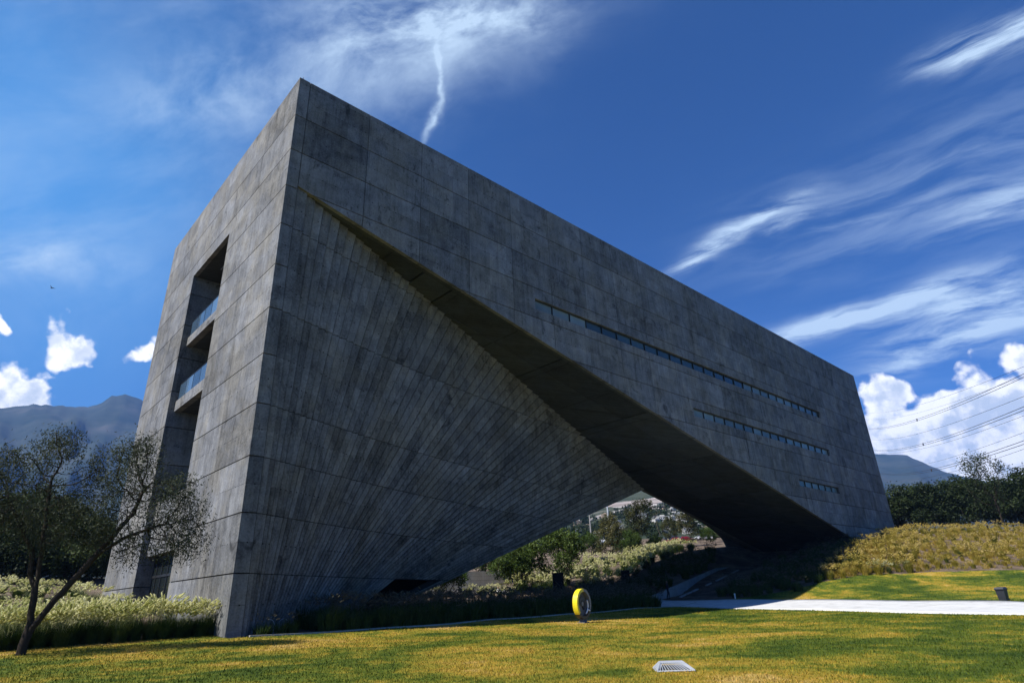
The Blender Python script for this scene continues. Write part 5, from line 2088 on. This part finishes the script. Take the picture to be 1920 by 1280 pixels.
DARKC = {"waist": .98, "neck": 1.48, "legs": (.012, .012, .015), "top": (.014, .014, .017), "skin": (.22, .13, .09), "hair": (.01, .008, .007)}
q = on_ground(1254, 1124, 50)
person("person", tuple(q + (0, 0, .12)), R_(20), standing(.10), 1.03, DARKC, "person in dark clothes walking on the shaded path end beside the ramp parapet")
q = atd(827, 1122, 62)
person("person", (q[0], q[1], gz(q[0], q[1])), R_(60), standing(.08), 1.0, {"waist": .98, "neck": 1.48, "legs": (.02, .02, .03), "top": (.35, .45, .75), "skin": (.22, .13, .09), "hair": (.012, .009, .008)},
       "person in a light blue shirt standing behind the shaded grasses under the arch")
for k, (u, lab) in enumerate(((934, "person in a white top sitting left of another before the end of the low wall"), (944, "person in a white top sitting at the end of the low wall, right of another"))):
    q = atd(u, 1110, 86 + k)
    person("person", (q[0], q[1], max(gz(q[0], q[1]), atd(u, 1114, 86)[2])), R_(-30 + 50 * k), sitting(), 1.1, {"waist": .2, "neck": .64, "legs": (.05, .06, .09), "top": (.75, .74, .72), "skin": (.25, .15, .10), "hair": (.02, .014, .01)}, lab)

# ------------------------------------------------------------------ power lines, bird
M_WIRE = plain("power_cable", (0.03, 0.03, 0.035), 0.6, 0.3)


def wire(name, near_px, far_px, dn, df, rad, label, twin=0.0, spacer=None, ext=0.35):
    (u0, v0), (u1, v1) = near_px, far_px
    su, sv_ = u0 - u1, v0 - v1
    a = atd(u0 + su * ext, v0 + sv_ * ext * 1.08, dn * 0.86)
    b = atd(u1, v1, df)
    bb = a + (b - a) * 1.25
    e = empty(name, tuple((a + bb) / 2))
    c = np.array(e.location)
    tag(e, label, "power line")
    ts = np.linspace(0, 1, 40)
    sag = 0.012 * np.linalg.norm(bb - a)
    ref = sag * 4 * (0.8 * 0.2)
    def pt(s, off):
        p = a + (bb - a) * s
        p[2] += -sag * 4 * s * (1 - s) + off
        return p
    for off in ((0.0,) if not twin else (0.0, -twin)):
        MB().tube([pt(s, off) - c for s in ts], rad, 5, False).build("cable", M_WIRE, e)
    if spacer is not None:
        for s in spacer:
            p = pt(s, 0) - c
            MB().box(tuple(p + (-.12, -.12, -twin - .12)), tuple(p + (.12, .12, .12))).build("spacer", M_WIRE, e)


WL = [("faint single power line, topmost over the big cloud", (1920, 676), (1619, 764), 150, 520, .035, 0, None),
      ("faint single power line just under the topmost one", (1920, 694), (1620, 776), 150, 520, .03, 0, None),
      ("dark twin power line with a spacer, highest of three twin lines", (1920, 690), (1627, 794), 105, 330, .045, .45, (.37,)),
      ("single power line between the highest and the middle twin line", (1920, 732), (1633, 815), 120, 360, .035, 0, None),
      ("dark twin power line with a spacer, middle of three twin lines", (1920, 751), (1638, 834), 105, 330, .045, .45, (.36,)),
      ("single power line right under the middle twin line", (1920, 768), (1641, 840), 120, 360, .03, 0, None),
      ("thin single power line above the lowest twin line", (1920, 799), (1648, 868), 120, 360, .028, 0, None),
      ("dark twin power line with a spacer, lowest of three crossing the mountain", (1920, 814), (1650, 877), 105, 330, .045, .45, (.34,)),
      ("single power line right under the lowest twin line", (1920, 830), (1655, 890), 120, 360, .03, 0, None),
      ("lowest single power line, meeting the tall tree at the right edge", (1920, 859), (1700, 905), 120, 360, .03, 0, None)]
for lab, a, b, dn, df, rad, twin, sp_ in WL:
    wire("power_line", a, b, dn, df, rad, lab, twin, sp_)

bq = atd(98, 540, 260)
bird = empty("bird", tuple(bq), YAW)
tag(bird, "tiny dark bird gliding in the blue sky on the far left", "bird")
M_BIRD = plain("bird_feathers", (0.02, 0.02, 0.025), 0.8)
MB().tube([(-.1, -.85, 0), (0, -.45, 0), (0, .2, 0), (0, .55, 0), (0, .75, .02)], [.03, .10, .15, .10, .05], 7).build("body", M_BIRD, bird, None, True)
for s in (-1, 1):
    MB().poly_prism([(0, -.2, .05), (s * .8, -.05, .35), (s * 1.5, -.25, .45), (s * .8, .15, .33), (0, .2, .05)],
                    [(0, -.2, .0), (s * .8, -.05, .32), (s * 1.5, -.25, .43), (s * .8, .15, .30), (0, .2, .0)]).build("wing", M_BIRD, bird)

# ------------------------------------------------------------------ the air
hz = MB().box((-9000, -1500, -4), (9000, 9000, 1500))
mt = bpy.data.materials.new("air")
mt.use_nodes = True
mt.node_tree.nodes.clear()
no = mt.node_tree.nodes.new("ShaderNodeOutputMaterial")
pvn = mt.node_tree.nodes.new("ShaderNodeVolumePrincipled")
pvn.inputs["Color"].default_value = (0.22, 0.44, 1.0, 1)
pvn.inputs["Density"].default_value = 0.000085
pvn.inputs["Anisotropy"].default_value = 0.0
mt.node_tree.links.new(pvn.outputs[0], no.inputs["Volume"])
hzo = hz.build("haze", mt)
hzo["kind"] = "stuff"
hzo["label"] = "thin blue haze in the air"
